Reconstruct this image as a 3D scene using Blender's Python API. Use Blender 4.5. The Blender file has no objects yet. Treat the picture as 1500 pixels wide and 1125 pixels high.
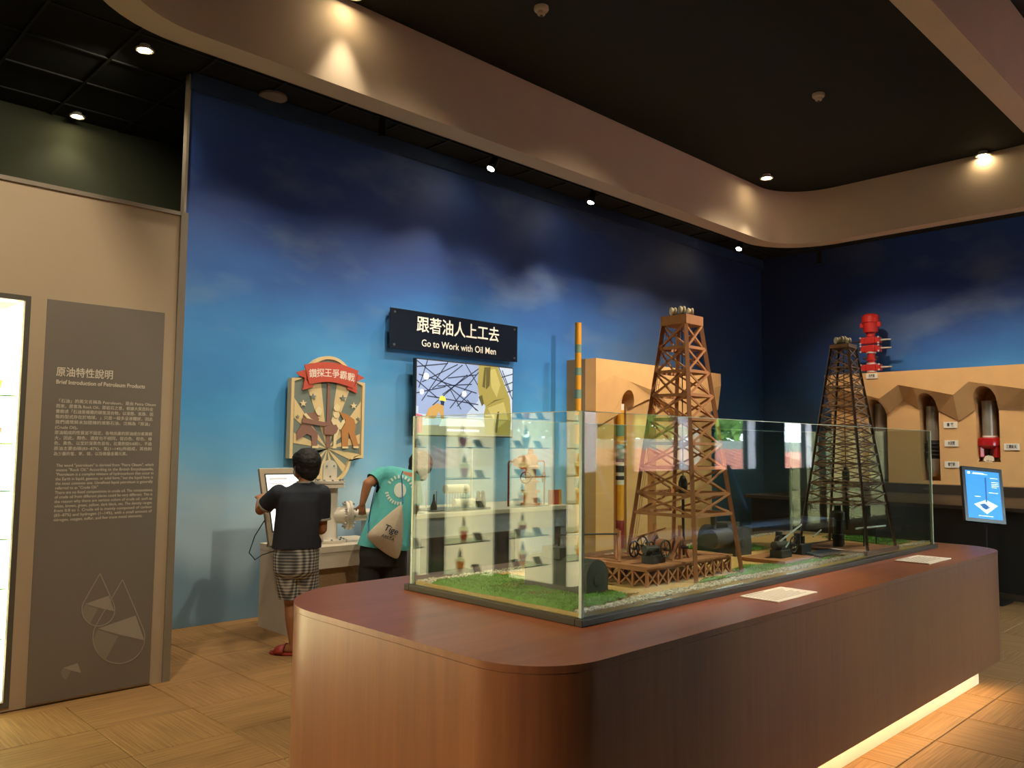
import bpy, bmesh, math, random
from mathutils import Vector, Matrix, noise
random.seed(7)
S = bpy.context.scene
COL = S.collection
R = math.radians
# ------------------------------------------------------------------ camera
F_PX = 1200.0; YAW = R(45.6); PITCH = math.atan((655 - 562.5) / F_PX); ROLL = 0.0096
CAM = Vector((0, 0, 1.45))
FW = Vector((math.cos(YAW) * math.cos(PITCH), math.sin(YAW) * math.cos(PITCH), math.sin(PITCH)))
_rt = Vector((math.sin(YAW), -math.cos(YAW), 0)); _up = _rt.cross(FW)
RT = math.cos(ROLL) * _rt + math.sin(ROLL) * _up
UP = RT.cross(FW)
cd = bpy.data.cameras.new('camera'); cam = bpy.data.objects.new('camera', cd); COL.objects.link(cam)
cd.sensor_width = 36.0; cd.lens = F_PX / 1500 * 36; cd.clip_start = .05; cd.clip_end = 200
cam.matrix_world = Matrix(((RT.x, UP.x, -FW.x, CAM.x), (RT.y, UP.y, -FW.y, CAM.y), (RT.z, UP.z, -FW.z, CAM.z), (0, 0, 0, 1)))
S.camera = cam
# ------------------------------------------------------------------ world, exposure
w = bpy.data.worlds.new('daylight'); S.world = w; w.use_nodes = True
w.node_tree.nodes['Background'].inputs[0].default_value = (.80, .91, 1, 1)
w.node_tree.nodes['Background'].inputs[1].default_value = 16.0
S.view_settings.view_transform = 'Standard'; S.view_settings.look = 'None'
S.view_settings.exposure = 0.6; S.view_settings.gamma = 1.0; S.view_settings.use_curve_mapping = False
S.cycles.transparent_max_bounces = 32; S.cycles.max_bounces = 8
WARM = (1.0, .85, .64)
def spot(loc, target, watts, angle, blend=.5, size=.05, color=WARM):
    l = bpy.data.lights.new('spot_lamp', 'SPOT'); l.energy = watts; l.spot_size = R(angle); l.spot_blend = blend
    l.shadow_soft_size = size; l.color = color
    o = bpy.data.objects.new('spot_lamp', l); COL.objects.link(o); o.location = loc
    o.rotation_euler = (Vector(target) - Vector(loc)).to_track_quat('-Z', 'Y').to_euler()
    return o
def area(loc, target, watts, sx, sy, color=WARM):
    l = bpy.data.lights.new('ceiling_light_panel', 'AREA'); l.energy = watts; l.shape = 'RECTANGLE'; l.size = sx; l.size_y = sy; l.color = color
    o = bpy.data.objects.new('ceiling_light_panel', l); COL.objects.link(o); o.location = loc
    o.rotation_euler = (Vector(target) - Vector(loc)).to_track_quat('-Z', 'Y').to_euler()
    return o
UNSEEN_LAMPS = [((x, 5.05, 4.40), (x - .5, 6.53, 1.25), w_, 78) for x, w_ in ((3.3, 80), (4.7, 85), (6.1, 95), (7.5, 110), (9.1, 120))]         # unseen lamps added to wash the mural, above the soffit
UNSEEN_LAMPS += [((x, 1.78, 4.38), (x + dx, 6.5, 1.6), w_, 50) for x, dx, w_ in ((3.2, .3, 190), (5.2, .2, 190), (7.3, 1.0, 520))]   # unseen lamps added inside the soffit, near side
UNSEEN_LAMPS += [((9.75, y, 4.38), (11.7, y, 1.5), 105, 84) for y in (1.6, 3.0, 4.4)]                   # unseen lamps added over the second rock exhibit
UNSEEN_LAMPS += [  # unseen spots without fixtures, added for case, counter end, partition and floor
    ((4.6, 0.2, 4.40), (3.5, 2.15, 1.35), 620, 34), ((6.4, 0.2, 4.40), (5.0, 2.0, 1.4), 330, 34),
    ((-2.2, 2.3, 4.40), (1.67, 2.35, .45), 620, 34), ((0.5, 2.9, 4.40), (1.0, 4.2, 0), 130, 100), ((0.9, 3.4, 4.40), (1.4, 5.2, 1.6), 110, 85),
    ((7.2, .3, 4.40), (6.6, 0.8, 0), 110, 80), ((2.4, 4.9, 4.40), (3.0, 5.6, 0), 90, 75),
]
for a, b, c, d in UNSEEN_LAMPS: spot(a, b, c, d, .9, .07)

# ------------------------------------------------------------------ helpers
def ray(px, py): return FW + (px - 750) / F_PX * RT - (py - 562.5) / F_PX * UP
def U(px, py, ax, v):
    d = ray(px, py); t = (v - CAM[ax]) / d[ax]; return CAM + t * d
def V(px, py, depth): return CAM + depth * ray(px, py)
def lin(h):
    h = h.lstrip('#'); c = [int(h[i:i + 2], 16) / 255 for i in (0, 2, 4)]
    return tuple(((x + .055) / 1.055) ** 2.4 if x > .04045 else x / 12.92 for x in c) + (1,)
MATS = {}
def M(name, hexc, rough=.55, metal=0, var=.10, scale=12, bump=0.0, emit=0, stretch=(1, 1, 1), coord='Object', spec=.5, coat=0):
    if name in MATS: return MATS[name]
    m = bpy.data.materials.new(name); m.use_nodes = True; nt = m.node_tree; N = nt.nodes; L = nt.links
    b = N['Principled BSDF']; c = lin(hexc)
    tc = N.new('ShaderNodeTexCoord'); mp = N.new('ShaderNodeMapping'); mp.inputs['Scale'].default_value = stretch
    L.new(tc.outputs[coord], mp.inputs[0])
    nz = N.new('ShaderNodeTexNoise'); nz.inputs['Scale'].default_value = scale; nz.inputs['Detail'].default_value = 4
    L.new(mp.outputs[0], nz.inputs['Vector'])
    mx = N.new('ShaderNodeMix'); mx.data_type = 'RGBA'; L.new(nz.outputs['Fac'], mx.inputs[0])
    mx.inputs[6].default_value = tuple(max(0, x * (1 - var)) for x in c[:3]) + (1,)
    mx.inputs[7].default_value = tuple(min(1, x * (1 + var)) for x in c[:3]) + (1,)
    L.new(mx.outputs[2], b.inputs['Base Color'])
    b.inputs['Roughness'].default_value = rough; b.inputs['Metallic'].default_value = metal; b.inputs['Specular IOR Level'].default_value = spec
    if coat: b.inputs['Coat Weight'].default_value = coat; b.inputs['Coat Roughness'].default_value = .15
    if bump:
        bp = N.new('ShaderNodeBump'); bp.inputs['Strength'].default_value = bump; bp.inputs['Distance'].default_value = .01
        L.new(nz.outputs['Fac'], bp.inputs['Height']); L.new(bp.outputs[0], b.inputs['Normal'])
    if emit: L.new(mx.outputs[2], b.inputs['Emission Color']); b.inputs['Emission Strength'].default_value = emit
    MATS[name] = m; return m
def glass_mat(name, tint='#eef6f2', f0=.04, gloss_rough=0.0):
    if name in MATS: return MATS[name]
    m = bpy.data.materials.new(name); m.use_nodes = True; nt = m.node_tree; N = nt.nodes; L = nt.links
    N.remove(N['Principled BSDF']); out = N['Material Output']
    g = N.new('ShaderNodeNewGeometry'); dp = N.new('ShaderNodeVectorMath'); dp.operation = 'DOT_PRODUCT'
    L.new(g.outputs['Normal'], dp.inputs[0]); L.new(g.outputs['Incoming'], dp.inputs[1])
    ab = N.new('ShaderNodeMath'); ab.operation = 'ABSOLUTE'; L.new(dp.outputs['Value'], ab.inputs[0])
    om = N.new('ShaderNodeMath'); om.operation = 'SUBTRACT'; om.inputs[0].default_value = 1; L.new(ab.outputs[0], om.inputs[1])
    pw = N.new('ShaderNodeMath'); pw.operation = 'POWER'; pw.inputs[1].default_value = 5; L.new(om.outputs[0], pw.inputs[0])
    ma = N.new('ShaderNodeMath'); ma.operation = 'MULTIPLY_ADD'; ma.inputs[1].default_value = 1 - f0; ma.inputs[2].default_value = f0
    L.new(pw.outputs[0], ma.inputs[0])
    tr = N.new('ShaderNodeBsdfTransparent'); tr.inputs[0].default_value = lin(tint)
    gl = N.new('ShaderNodeBsdfGlossy'); gl.inputs['Roughness'].default_value = gloss_rough
    mx = N.new('ShaderNodeMixShader'); L.new(ma.outputs[0], mx.inputs[0]); L.new(tr.outputs[0], mx.inputs[1]); L.new(gl.outputs[0], mx.inputs[2])
    L.new(mx.outputs[0], out.inputs[0]); MATS[name] = m; return m
def wood_mat(name, c1, c2, grain='Z', rough=.4, scale=26, coat=.15):
    m = bpy.data.materials.new(name); m.use_nodes = True; nt = m.node_tree; N = nt.nodes; L = nt.links; b = N['Principled BSDF']
    tc = N.new('ShaderNodeTexCoord'); mp = N.new('ShaderNodeMapping')
    mp.inputs['Scale'].default_value = {'Z': (1, 1, .05), 'X': (.05, 1, 1)}[grain]; L.new(tc.outputs['Object'], mp.inputs[0])
    nz = N.new('ShaderNodeTexNoise'); nz.inputs['Scale'].default_value = scale; nz.inputs['Detail'].default_value = 7; nz.inputs['Roughness'].default_value = .65
    L.new(mp.outputs[0], nz.inputs['Vector'])
    n2 = N.new('ShaderNodeTexNoise'); n2.inputs['Scale'].default_value = 2.2; L.new(mp.outputs[0], n2.inputs['Vector'])
    ad = N.new('ShaderNodeMath'); ad.operation = 'MULTIPLY_ADD'; ad.inputs[1].default_value = .55; L.new(nz.outputs['Fac'], ad.inputs[0])
    ml = N.new('ShaderNodeMath'); ml.operation = 'MULTIPLY'; ml.inputs[1].default_value = .45; L.new(n2.outputs['Fac'], ml.inputs[0]); L.new(ml.outputs[0], ad.inputs[2])
    cr = N.new('ShaderNodeValToRGB'); cr.color_ramp.elements[0].position = .34; cr.color_ramp.elements[1].position = .66
    cr.color_ramp.elements[0].color = lin(c1); cr.color_ramp.elements[1].color = lin(c2)
    L.new(ad.outputs[0], cr.inputs[0]); L.new(cr.outputs[0], b.inputs['Base Color'])
    b.inputs['Roughness'].default_value = rough; b.inputs['Coat Weight'].default_value = coat; b.inputs['Coat Roughness'].default_value = .28
    bp = N.new('ShaderNodeBump'); bp.inputs['Strength'].default_value = .12; bp.inputs['Distance'].default_value = .004; L.new(nz.outputs['Fac'], bp.inputs['Height']); L.new(bp.outputs[0], b.inputs['Normal'])
    MATS[name] = m; return m
def tag(o, label=None, cat=None, group=None, kind=None):
    if label: o['label'] = label
    if cat: o['category'] = cat
    if group: o['group'] = group
    if kind: o['kind'] = kind
    return o
WORLD = {}
def thing(name, loc, label, cat, group=None):
    o = bpy.data.objects.new(name, None); COL.objects.link(o); o.location = loc; o.empty_display_size = .05
    WORLD[o] = Matrix.Translation(Vector(loc)); return tag(o, label, cat, group)
def attach(o, parent, basis=None):
    COL.objects.link(o)
    if parent:
        o.parent = parent; o.matrix_parent_inverse = WORLD.get(parent, Matrix()).inverted()
    if basis is not None: o.matrix_basis = basis; WORLD[o] = basis.copy()
    else: WORLD[o] = Matrix()
    return o
class MB:
    def __init__(s): s.v = []; s.f = []; s.m = []; s.mi = 0
    def add(s, vs, fs):
        n = len(s.v); s.v += [tuple(x) for x in vs]; s.f += [tuple(i + n for i in f) for f in fs]; s.m += [s.mi] * len(fs); return s
    def box(s, x0, x1, y0, y1, z0, z1, T=None):
        vs = [Vector((x, y, z)) for z in (z0, z1) for y in (y0, y1) for x in (x0, x1)]
        if T is not None: vs = [T @ v for v in vs]
        return s.add(vs, [(0, 2, 3, 1), (4, 5, 7, 6), (0, 1, 5, 4), (2, 6, 7, 3), (0, 4, 6, 2), (1, 3, 7, 5)])
    def beam(s, p, q, wd, hg=None, upv=(0, 0, 1)):
        p = Vector(p); q = Vector(q); d = (q - p).normalized(); hg = hg or wd; upv = Vector(upv)
        a = d.cross(upv)
        if a.length < 1e-4: a = d.cross(Vector((1, 0, 0)))
        a.normalize(); b = a.cross(d); vs = []
        for e in (p, q):
            for i, j in ((-1, -1), (1, -1), (1, 1), (-1, 1)): vs.append(e + a * i * wd / 2 + b * j * hg / 2)
        return s.add(vs, [(3, 2, 1, 0), (4, 5, 6, 7), (0, 1, 5, 4), (1, 2, 6, 5), (2, 3, 7, 6), (3, 0, 4, 7)])
    def tube(s, pts, rs, n=12, caps=True):
        pts = [Vector(p) for p in pts]; rs = rs if isinstance(rs, (list, tuple)) else [rs] * len(pts); vs = []; a0 = None
        for i, p in enumerate(pts):
            d = (pts[min(i + 1, len(pts) - 1)] - pts[max(i - 1, 0)])
            d = d.normalized() if d.length > 1e-9 else Vector((0, 0, 1))
            if a0 is None:
                a0 = d.cross(Vector((0, 0, 1)))
                if a0.length < 1e-3: a0 = d.cross(Vector((0, 1, 0)))
            a = (a0 - d * a0.dot(d)).normalized(); a0 = a; b = d.cross(a)
            for k in range(n):
                t = 2 * math.pi * k / n; vs.append(p + (a * math.cos(t) + b * math.sin(t)) * rs[i])
        fs = []
        for i in range(len(pts) - 1):
            for k in range(n): k2 = (k + 1) % n; fs.append((i * n + k, i * n + k2, (i + 1) * n + k2, (i + 1) * n + k))
        if caps: fs.append(tuple(range(n))[::-1]); fs.append(tuple((len(pts) - 1) * n + k for k in range(n)))
        return s.add(vs, fs)
    def lathe(s, c, prof, n=20, axis=(0, 0, 1)):   # prof: (radius, height) list
        c = Vector(c); ax = Vector(axis).normalized(); a = ax.orthogonal().normalized(); b = ax.cross(a); vs = []
        for r, h in prof:
            for k in range(n):
                t = 2 * math.pi * k / n; vs.append(c + ax * h + (a * math.cos(t) + b * math.sin(t)) * max(r, 1e-5))
        fs = []
        for i in range(len(prof) - 1):
            for k in range(n): k2 = (k + 1) % n; fs.append((i * n + k, i * n + k2, (i + 1) * n + k2, (i + 1) * n + k))
        fs.append(tuple(range(n))[::-1]); fs.append(tuple((len(prof) - 1) * n + k for k in range(n)))
        return s.add(vs, fs)
    def prism(s, pts, d):      # planar polygon pts (3-D), extruded by vector d
        pts = [Vector(p) for p in pts]; d = Vector(d); n = len(pts)
        nor = Vector((0, 0, 0))
        for i in range(n): nor += pts[i].cross(pts[(i + 1) % n])
        if nor.dot(d) > 0: pts = pts[::-1]
        vs = pts + [p + d for p in pts]
        return s.add(vs, [tuple(range(n)), tuple(range(2 * n - 1, n - 1, -1))] + [(i, i + n, (i + 1) % n + n, (i + 1) % n) for i in range(n)])
    def ball(s, c, r, n=12, rings=8, T=None):
        c = Vector(c); r = r if isinstance(r, (tuple, list)) else (r, r, r); vs = [(0, 0, -1)]
        for i in range(1, rings):
            ph = -math.pi / 2 + math.pi * i / rings
            for k in range(n): t = 2 * math.pi * k / n; vs.append((math.cos(ph) * math.cos(t), math.cos(ph) * math.sin(t), math.sin(ph)))
        vs.append((0, 0, 1)); fs = []
        for k in range(n): fs.append((0, 1 + (k + 1) % n, 1 + k))
        for i in range(rings - 2):
            for k in range(n): k2 = (k + 1) % n; a = 1 + i * n; fs.append((a + k, a + k2, a + n + k2, a + n + k))
        a = 1 + (rings - 2) * n
        for k in range(n): fs.append((a + k, a + (k + 1) % n, len(vs) - 1))
        o = []
        for x, y, z in vs:
            p = Vector((x * r[0], y * r[1], z * r[2]))
            if T is not None: p = T @ p
            o.append(c + p)
        return s.add(o, fs)
    def mesh(s, name, mats):
        me = bpy.data.meshes.new(name); me.from_pydata(s.v, [], s.f); me.update()
        for m in (mats if isinstance(mats, (list, tuple)) else [mats]): me.materials.append(m)
        for p, i in zip(me.polygons, s.m): p.material_index = i
        return me
    def build(s, name, mats, parent=None, smooth=False, bevel=0, seg=2):
        me = s.mesh(name, mats)
        if bevel or smooth:
            bm = bmesh.new(); bm.from_mesh(me)
            if bevel:
                ed = [e for e in bm.edges if len(e.link_faces) == 2 and e.calc_face_angle(0) > R(30)]
                bmesh.ops.bevel(bm, geom=ed, offset=bevel, segments=seg, affect='EDGES', profile=.5, clamp_overlap=True)
            bm.to_mesh(me); bm.free()
        if smooth:
            me.polygons.foreach_set('use_smooth', [True] * len(me.polygons))
            bm = bmesh.new(); bm.from_mesh(me)
            for e in bm.edges:
                if len(e.link_faces) == 2 and e.calc_face_angle(0) > R(40): e.smooth = False
            bm.to_mesh(me); bm.free()
        return attach(bpy.data.objects.new(name, me), parent)
def B(): return MB()
def struct(o, label=None): o['kind'] = 'structure'; 
def place(me, name, parent, basis):
    return attach(bpy.data.objects.new(name, me), parent, basis)
def beam_matrix(p, q, wd, hg, upv=(0, 0, 1)):
    p = Vector(p); q = Vector(q); d = q - p; Ln = d.length; d.normalize()
    a = d.cross(Vector(upv))
    if a.length < 1e-4: a = d.cross(Vector((1, 0, 0)))
    a.normalize(); b = a.cross(d); c = (p + q) / 2
    return Matrix(((d.x * Ln, a.x * wd, b.x * hg, c.x), (d.y * Ln, a.y * wd, b.y * hg, c.y), (d.z * Ln, a.z * wd, b.z * hg, c.z), (0, 0, 0, 1)))
UNIT = {}
def bar(name, p, q, wd, hg, mat, parent, upv=(0, 0, 1)):
    k = mat.name
    if k not in UNIT: UNIT[k] = B().box(-.5, .5, -.5, .5, -.5, .5).mesh('bar', mat)
    return place(UNIT[k], name, parent, beam_matrix(p, q, wd, hg, upv))
def text_mesh(name, body, size, origin, right, up, mat, parent, align='LEFT', bold=0.0, fit=None, depth=.0006, shear=0, line=1.0):
    cu = bpy.data.curves.new(name, 'FONT'); cu.body = body; cu.size = size; cu.align_x = align; cu.align_y = 'CENTER' if '\n' not in body else 'TOP'
    cu.offset = bold * size; cu.extrude = depth; cu.shear = shear; cu.space_line = line; cu.resolution_u = 3
    o = bpy.data.objects.new(name, cu); COL.objects.link(o)
    dg = bpy.context.evaluated_depsgraph_get(); dg.update()
    me = bpy.data.meshes.new_from_object(o.evaluated_get(dg)); bpy.data.objects.remove(o); bpy.data.curves.remove(cu)
    me.name = name; me.materials.clear(); me.materials.append(mat)
    r = Vector(right).normalized(); u = Vector(up).normalized(); n = r.cross(u)
    sx = 1
    if fit and len(me.vertices):
        xs = [v.co.x for v in me.vertices]; sx = fit / max(1e-6, max(xs) - min(xs))
    Mx = Matrix(((r.x * sx, u.x, n.x, origin[0]), (r.y * sx, u.y, n.y, origin[1]), (r.z * sx, u.z, n.z, origin[2]), (0, 0, 0, 1)))
    me.transform(Mx)
    return attach(bpy.data.objects.new(name, me), parent)
def from_bm(bm, name, mat, parent):
    me = bpy.data.meshes.new(name); bm.to_mesh(me); bm.free(); me.materials.append(mat)
    return attach(bpy.data.objects.new(name, me), parent)
def evaluate(o):
    dg = bpy.context.evaluated_depsgraph_get(); dg.update()
    return bpy.data.meshes.new_from_object(o.evaluated_get(dg))
def blob(name, mb, mat, parent, voxel=.008, smooth=4, cuts=(), flat_cap=False):
    """closed primitives melted into ONE continuous surface; cuts = (point, normal) planes that trim hems"""
    me = mb.mesh(name, mat); o = bpy.data.objects.new(name, me); COL.objects.link(o)
    rm = o.modifiers.new('r', 'REMESH'); rm.mode = 'VOXEL'; rm.voxel_size = voxel; rm.use_smooth_shade = True
    if smooth: sm = o.modifiers.new('s', 'SMOOTH'); sm.factor = .5; sm.iterations = smooth
    m2 = evaluate(o); bpy.data.objects.remove(o)
    if cuts:
        bm = bmesh.new(); bm.from_mesh(m2)
        for p, n, keep in cuts:
            geom = bm.verts[:] + bm.edges[:] + bm.faces[:]
            if keep is not None:
                fs = [f for f in bm.faces if keep(f.calc_center_median())]
                es = {e for f in fs for e in f.edges}; vs = {v for f in fs for v in f.verts}; geom = list(vs) + list(es) + fs
            bmesh.ops.bisect_plane(bm, geom=geom, plane_co=p, plane_no=n, clear_outer=True)
        bm.to_mesh(m2); bm.free()
    m2.name = name; m2.materials.clear(); m2.materials.append(mat)
    for p in m2.polygons: p.use_smooth = True; p.material_index = 0
    return attach(bpy.data.objects.new(name, m2), parent)
def rrect(x0, x1, y0, y1, r, n=10):
    out = []
    ra, rb, rc, rd = r if isinstance(r, tuple) else (r,) * 4
    for cx, cy, a0, r in ((x1 - ra, y1 - ra, 0, ra), (x0 + rb, y1 - rb, 90, rb), (x0 + rc, y0 + rc, 180, rc), (x1 - rd, y0 + rd, 270, rd)):
        for i in range(n + 1): a = R(a0 + 90 * i / n); out.append((cx + r * math.cos(a), cy + r * math.sin(a)))
    return out

#@@SHELL
# ================================================================== ROOM SHELL
XL, XR, YN, YB, YO, ZC = -3.2, 12.0, -1.75, 6.53, 8.3, 4.48   # left, right, window wall, mural wall, rear wall, ceiling
YW = 5.15                                                     # beige partition face
m_dark = M('black ceiling paint', '#16170f', .9, var=.2)
m_beige = M('warm beige wall paint', '#b8a488', .85, var=.04, scale=3)
m_soffit = M('taupe soffit paint', '#bba88e', .9, var=.05, scale=4)
m_olive = M('dark olive wall paint', '#3e4330', .9, var=.1, scale=2)
m_wgrey = M('charcoal wall paint', '#2c2c2e', .85, var=.08)
m_trim = M('pale metal trim', '#8d8271', .45, var=.05)
# floor with carpet tiles
def carpet():
    m = bpy.data.materials.new('striped tan carpet'); m.use_nodes = True; N = m.node_tree.nodes; L = m.node_tree.links; b = N['Principled BSDF']
    tc = N.new('ShaderNodeTexCoord'); oi = N.new('ShaderNodeObjectInfo')
    mp = N.new('ShaderNodeMapping'); mp.inputs['Scale'].default_value = (2, 70, 1); L.new(tc.outputs['Object'], mp.inputs[0]); L.new(oi.outputs['Random'], mp.inputs['Location'])
    nz = N.new('ShaderNodeTexNoise'); nz.inputs['Scale'].default_value = 1.6; nz.inputs['Detail'].default_value = 5; L.new(mp.outputs[0], nz.inputs['Vector'])
    cr = N.new('ShaderNodeValToRGB'); e = cr.color_ramp.elements
    e[0].position = .36; e[0].color = lin('#7c5a30'); e[1].position = .66; e[1].color = lin('#98713e'); L.new(nz.outputs['Fac'], cr.inputs[0])
    hs = N.new('ShaderNodeHueSaturation'); ma = N.new('ShaderNodeMath'); ma.operation = 'MULTIPLY_ADD'; ma.inputs[1].default_value = .14; ma.inputs[2].default_value = .93
    L.new(oi.outputs['Random'], ma.inputs[0]); L.new(ma.outputs[0], hs.inputs['Value']); L.new(cr.outputs[0], hs.inputs['Color']); L.new(hs.outputs[0], b.inputs['Base Color'])
    b.inputs['Roughness'].default_value = .75
    bp = N.new('ShaderNodeBump'); bp.inputs['Strength'].default_value = .35; bp.inputs['Distance'].default_value = .004; L.new(nz.outputs['Fac'], bp.inputs['Height']); L.new(bp.outputs[0], b.inputs['Normal'])
    return m
m_carpet = carpet()
floor = B().box(XL, XR, YN, YO, -.12, -.006).build('floor', m_carpet); struct(floor)
bm = bmesh.new(); bmesh.ops.create_cube(bm, size=1, matrix=Matrix.Diagonal((.496, .496, .008, 1)))
bmesh.ops.bevel(bm, geom=bm.edges[:], offset=.003, segments=1, affect='EDGES')
tile = bpy.data.meshes.new('carpet_tile'); bm.to_mesh(tile); bm.free(); tile.materials.append(m_carpet)
k = 0
for i in range(-3, 22):
    for j in range(-3, 13):
        x = .25 + .5 * i; y = .28 + .5 * j
        if (1.95 < x < 5.5 and 1.95 < y < 2.9) or (x < 2.1 and y > 5.2) or y > 6.4 or (y < -.3 and x < 3): continue
        k += 1
        if k > 299: continue
        place(tile, 'carpet_tile', floor, Matrix.Translation((x, y, -.004)) @ Matrix.Rotation(R(90 * ((i + j) % 2)), 4, 'Z'))
# ceiling: black slab and hanging grid bars
ceiling = B().box(XL, XR, YN, YO, ZC + .02, ZC + .15).build('ceiling', m_dark); struct(ceiling)
m_grid = M('dark grey ceiling grid', '#1d1d19', .7, var=.1)
for i in range(-5, 20):
    x = i * .6 + .3; y0 = 4.86 if 1.1 < x < 9.4 else YN + .01
    bar('grid_bar', (x, y0, ZC + .012), (x, YO - .01, ZC + .012), .022, .014, m_grid, ceiling)
for j in range(8, 14): bar('grid_bar', (XL + .01, j * .6 + .15, ZC + .012), (XR - .01, j * .6 + .15, ZC + .012), .022, .012, m_grid, ceiling)
# dropped soffit ring
zb = 3.868
ro = rrect(1.15, 9.33, 1.46, 4.85, .75, 12); ri = rrect(1.33, 9.15, 1.62, 4.65, .60, 12)
n = len(ro); mb = B()
vs = [(x, y, zb) for x, y in ro] + [(x, y, zb) for x, y in ri] + [(x, y, ZC + .01) for x, y in ro] + [(x, y, ZC + .01) for x, y in ri]; fs = []
for i in range(n):
    j = (i + 1) % n
    fs += [(i, n + i, n + j, j), (i, j, 2 * n + j, 2 * n + i), (n + j, n + i, 3 * n + i, 3 * n + j), (2 * n + i, 2 * n + j, 3 * n + j, 3 * n + i)]
soffit = mb.add(vs, fs).build('trim_1', m_soffit, smooth=True); struct(soffit)
soffit['label'] = 'taupe dropped soffit ring with rounded corners'
# mural wall
def mural(name, axis):
    m = bpy.data.materials.new(name); m.use_nodes = True; N = m.node_tree.nodes; L = m.node_tree.links; b = N['Principled BSDF']
    tc = N.new('ShaderNodeTexCoord'); sx = N.new('ShaderNodeSeparateXYZ'); L.new(tc.outputs['Object'], sx.inputs[0])
    mp = N.new('ShaderNodeMapping'); mp.inputs['Scale'].default_value = (.45, .45, 1.0); L.new(tc.outputs['Object'], mp.inputs[0])
    nz = N.new('ShaderNodeTexNoise'); nz.inputs['Scale'].default_value = 1.1; nz.inputs['Detail'].default_value = 5; nz.inputs['Roughness'].default_value = .5; L.new(mp.outputs[0], nz.inputs['Vector'])
    # warped height
    wz = N.new('ShaderNodeMath'); wz.operation = 'MULTIPLY_ADD'; wz.inputs[1].default_value = 1.5; L.new(nz.outputs['Fac'], wz.inputs[0]); 
    sb = N.new('ShaderNodeMath'); sb.operation = 'SUBTRACT'; sb.inputs[1].default_value = .75; L.new(sx.outputs['Z'], sb.inputs[0]); L.new(sb.outputs[0], wz.inputs[2])
    dv = N.new('ShaderNodeMath'); dv.operation = 'DIVIDE'; dv.inputs[1].default_value = 4.5; L.new(wz.outputs[0], dv.inputs[0])
    cr = N.new('ShaderNodeValToRGB'); e = cr.color_ramp.elements
    e[0].position = 0; e[0].color = lin('#8fb4d0'); e[1].position = 1; e[1].color = lin('#284f90')
    for p, c in ((.10, '#a9c3d4'), (.20, '#a9c8da'), (.30, '#74b4de'), (.42, '#4a9edb'), (.54, '#347fc6'), (.64, '#2861ac'), (.75, '#20458c'), (.86, '#1f4085')):
        x = e.new(p); x.color = lin(c)
    L.new(dv.outputs[0], cr.inputs[0])
    # clouds
    n2 = N.new('ShaderNodeTexNoise'); n2.inputs['Scale'].default_value = 1.7; n2.inputs['Detail'].default_value = 6; L.new(mp.outputs[0], n2.inputs['Vector'])
    c2 = N.new('ShaderNodeValToRGB'); c2.color_ramp.elements[0].position = .52; c2.color_ramp.elements[1].position = .80
    c2.color_ramp.elements[0].color = (0, 0, 0, 1); c2.color_ramp.elements[1].color = (.45, .45, .45, 1); L.new(n2.outputs['Fac'], c2.inputs[0])
    mx = N.new('ShaderNodeMix'); mx.data_type = 'RGBA'; L.new(c2.outputs[0], mx.inputs[0]); L.new(cr.outputs[0], mx.inputs[6]); mx.inputs[7].default_value = lin('#8fa9bd')
    # darker navy and green blended in towards the corner
    mr = N.new('ShaderNodeMapRange'); mr.interpolation_type = 'SMOOTHSTEP'
    if axis == 'X': mr.inputs['From Min'].default_value = 6.6; mr.inputs['From Max'].default_value = 9.6; mr.inputs['To Max'].default_value = .86
    else: mr.inputs['From Min'].default_value = 3.8; mr.inputs['From Max'].default_value = 6.3; mr.inputs['To Max'].default_value = .9
    wx = N.new('ShaderNodeMath'); wx.operation = 'MULTIPLY_ADD'; wx.inputs[1].default_value = 1.6; L.new(n2.outputs['Fac'], wx.inputs[0])
    s2 = N.new('ShaderNodeMath'); s2.operation = 'SUBTRACT'; s2.inputs[1].default_value = .8; L.new(sx.outputs[axis], s2.inputs[0]); L.new(s2.outputs[0], wx.inputs[2])
    L.new(wx.outputs[0], mr.inputs['Value'])
    dk = N.new('ShaderNodeValToRGB'); de = dk.color_ramp.elements; de[0].position = .30; de[0].color = lin('#2c3f38'); de[1].position = .78; de[1].color = lin('#22304f')
    x = de.new(.52); x.color = lin('#22314a'); L.new(dv.outputs[0], dk.inputs[0])
    m2 = N.new('ShaderNodeMix'); m2.data_type = 'RGBA'; L.new(mr.outputs[0], m2.inputs[0]); L.new(mx.outputs[2], m2.inputs[6]); L.new(dk.outputs[0], m2.inputs[7])
    # painted hills low down
    hn = N.new('ShaderNodeTexNoise'); hn.noise_dimensions = '1D'; hn.inputs['Scale'].default_value = 1.1; hn.inputs['Detail'].default_value = 2; L.new(sx.outputs[axis], hn.inputs['W'])
    hm = N.new('ShaderNodeMath'); hm.operation = 'MULTIPLY_ADD'; hm.inputs[1].default_value = 1.5; hm.inputs[2].default_value = -.15; L.new(hn.outputs['Fac'], hm.inputs[0])
    hd = N.new('ShaderNodeMath'); hd.operation = 'SUBTRACT'; L.new(hm.outputs[0], hd.inputs[0]); L.new(sx.outputs['Z'], hd.inputs[1])
    hr = N.new('ShaderNodeMapRange'); hr.interpolation_type = 'SMOOTHSTEP'; hr.inputs['From Min'].default_value = -.12; hr.inputs['From Max'].default_value = .25; hr.inputs['To Max'].default_value = .75; L.new(hd.outputs[0], hr.inputs['Value'])
    m3 = N.new('ShaderNodeMix'); m3.data_type = 'RGBA'; L.new(hr.outputs[0], m3.inputs[0]); L.new(m2.outputs[2], m3.inputs[6]); m3.inputs[7].default_value = lin('#5f86a0' if axis == 'X' else '#33453f')
    L.new(m3.outputs[2], b.inputs['Base Color']); b.inputs['Roughness'].default_value = .6
    return m
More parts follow.
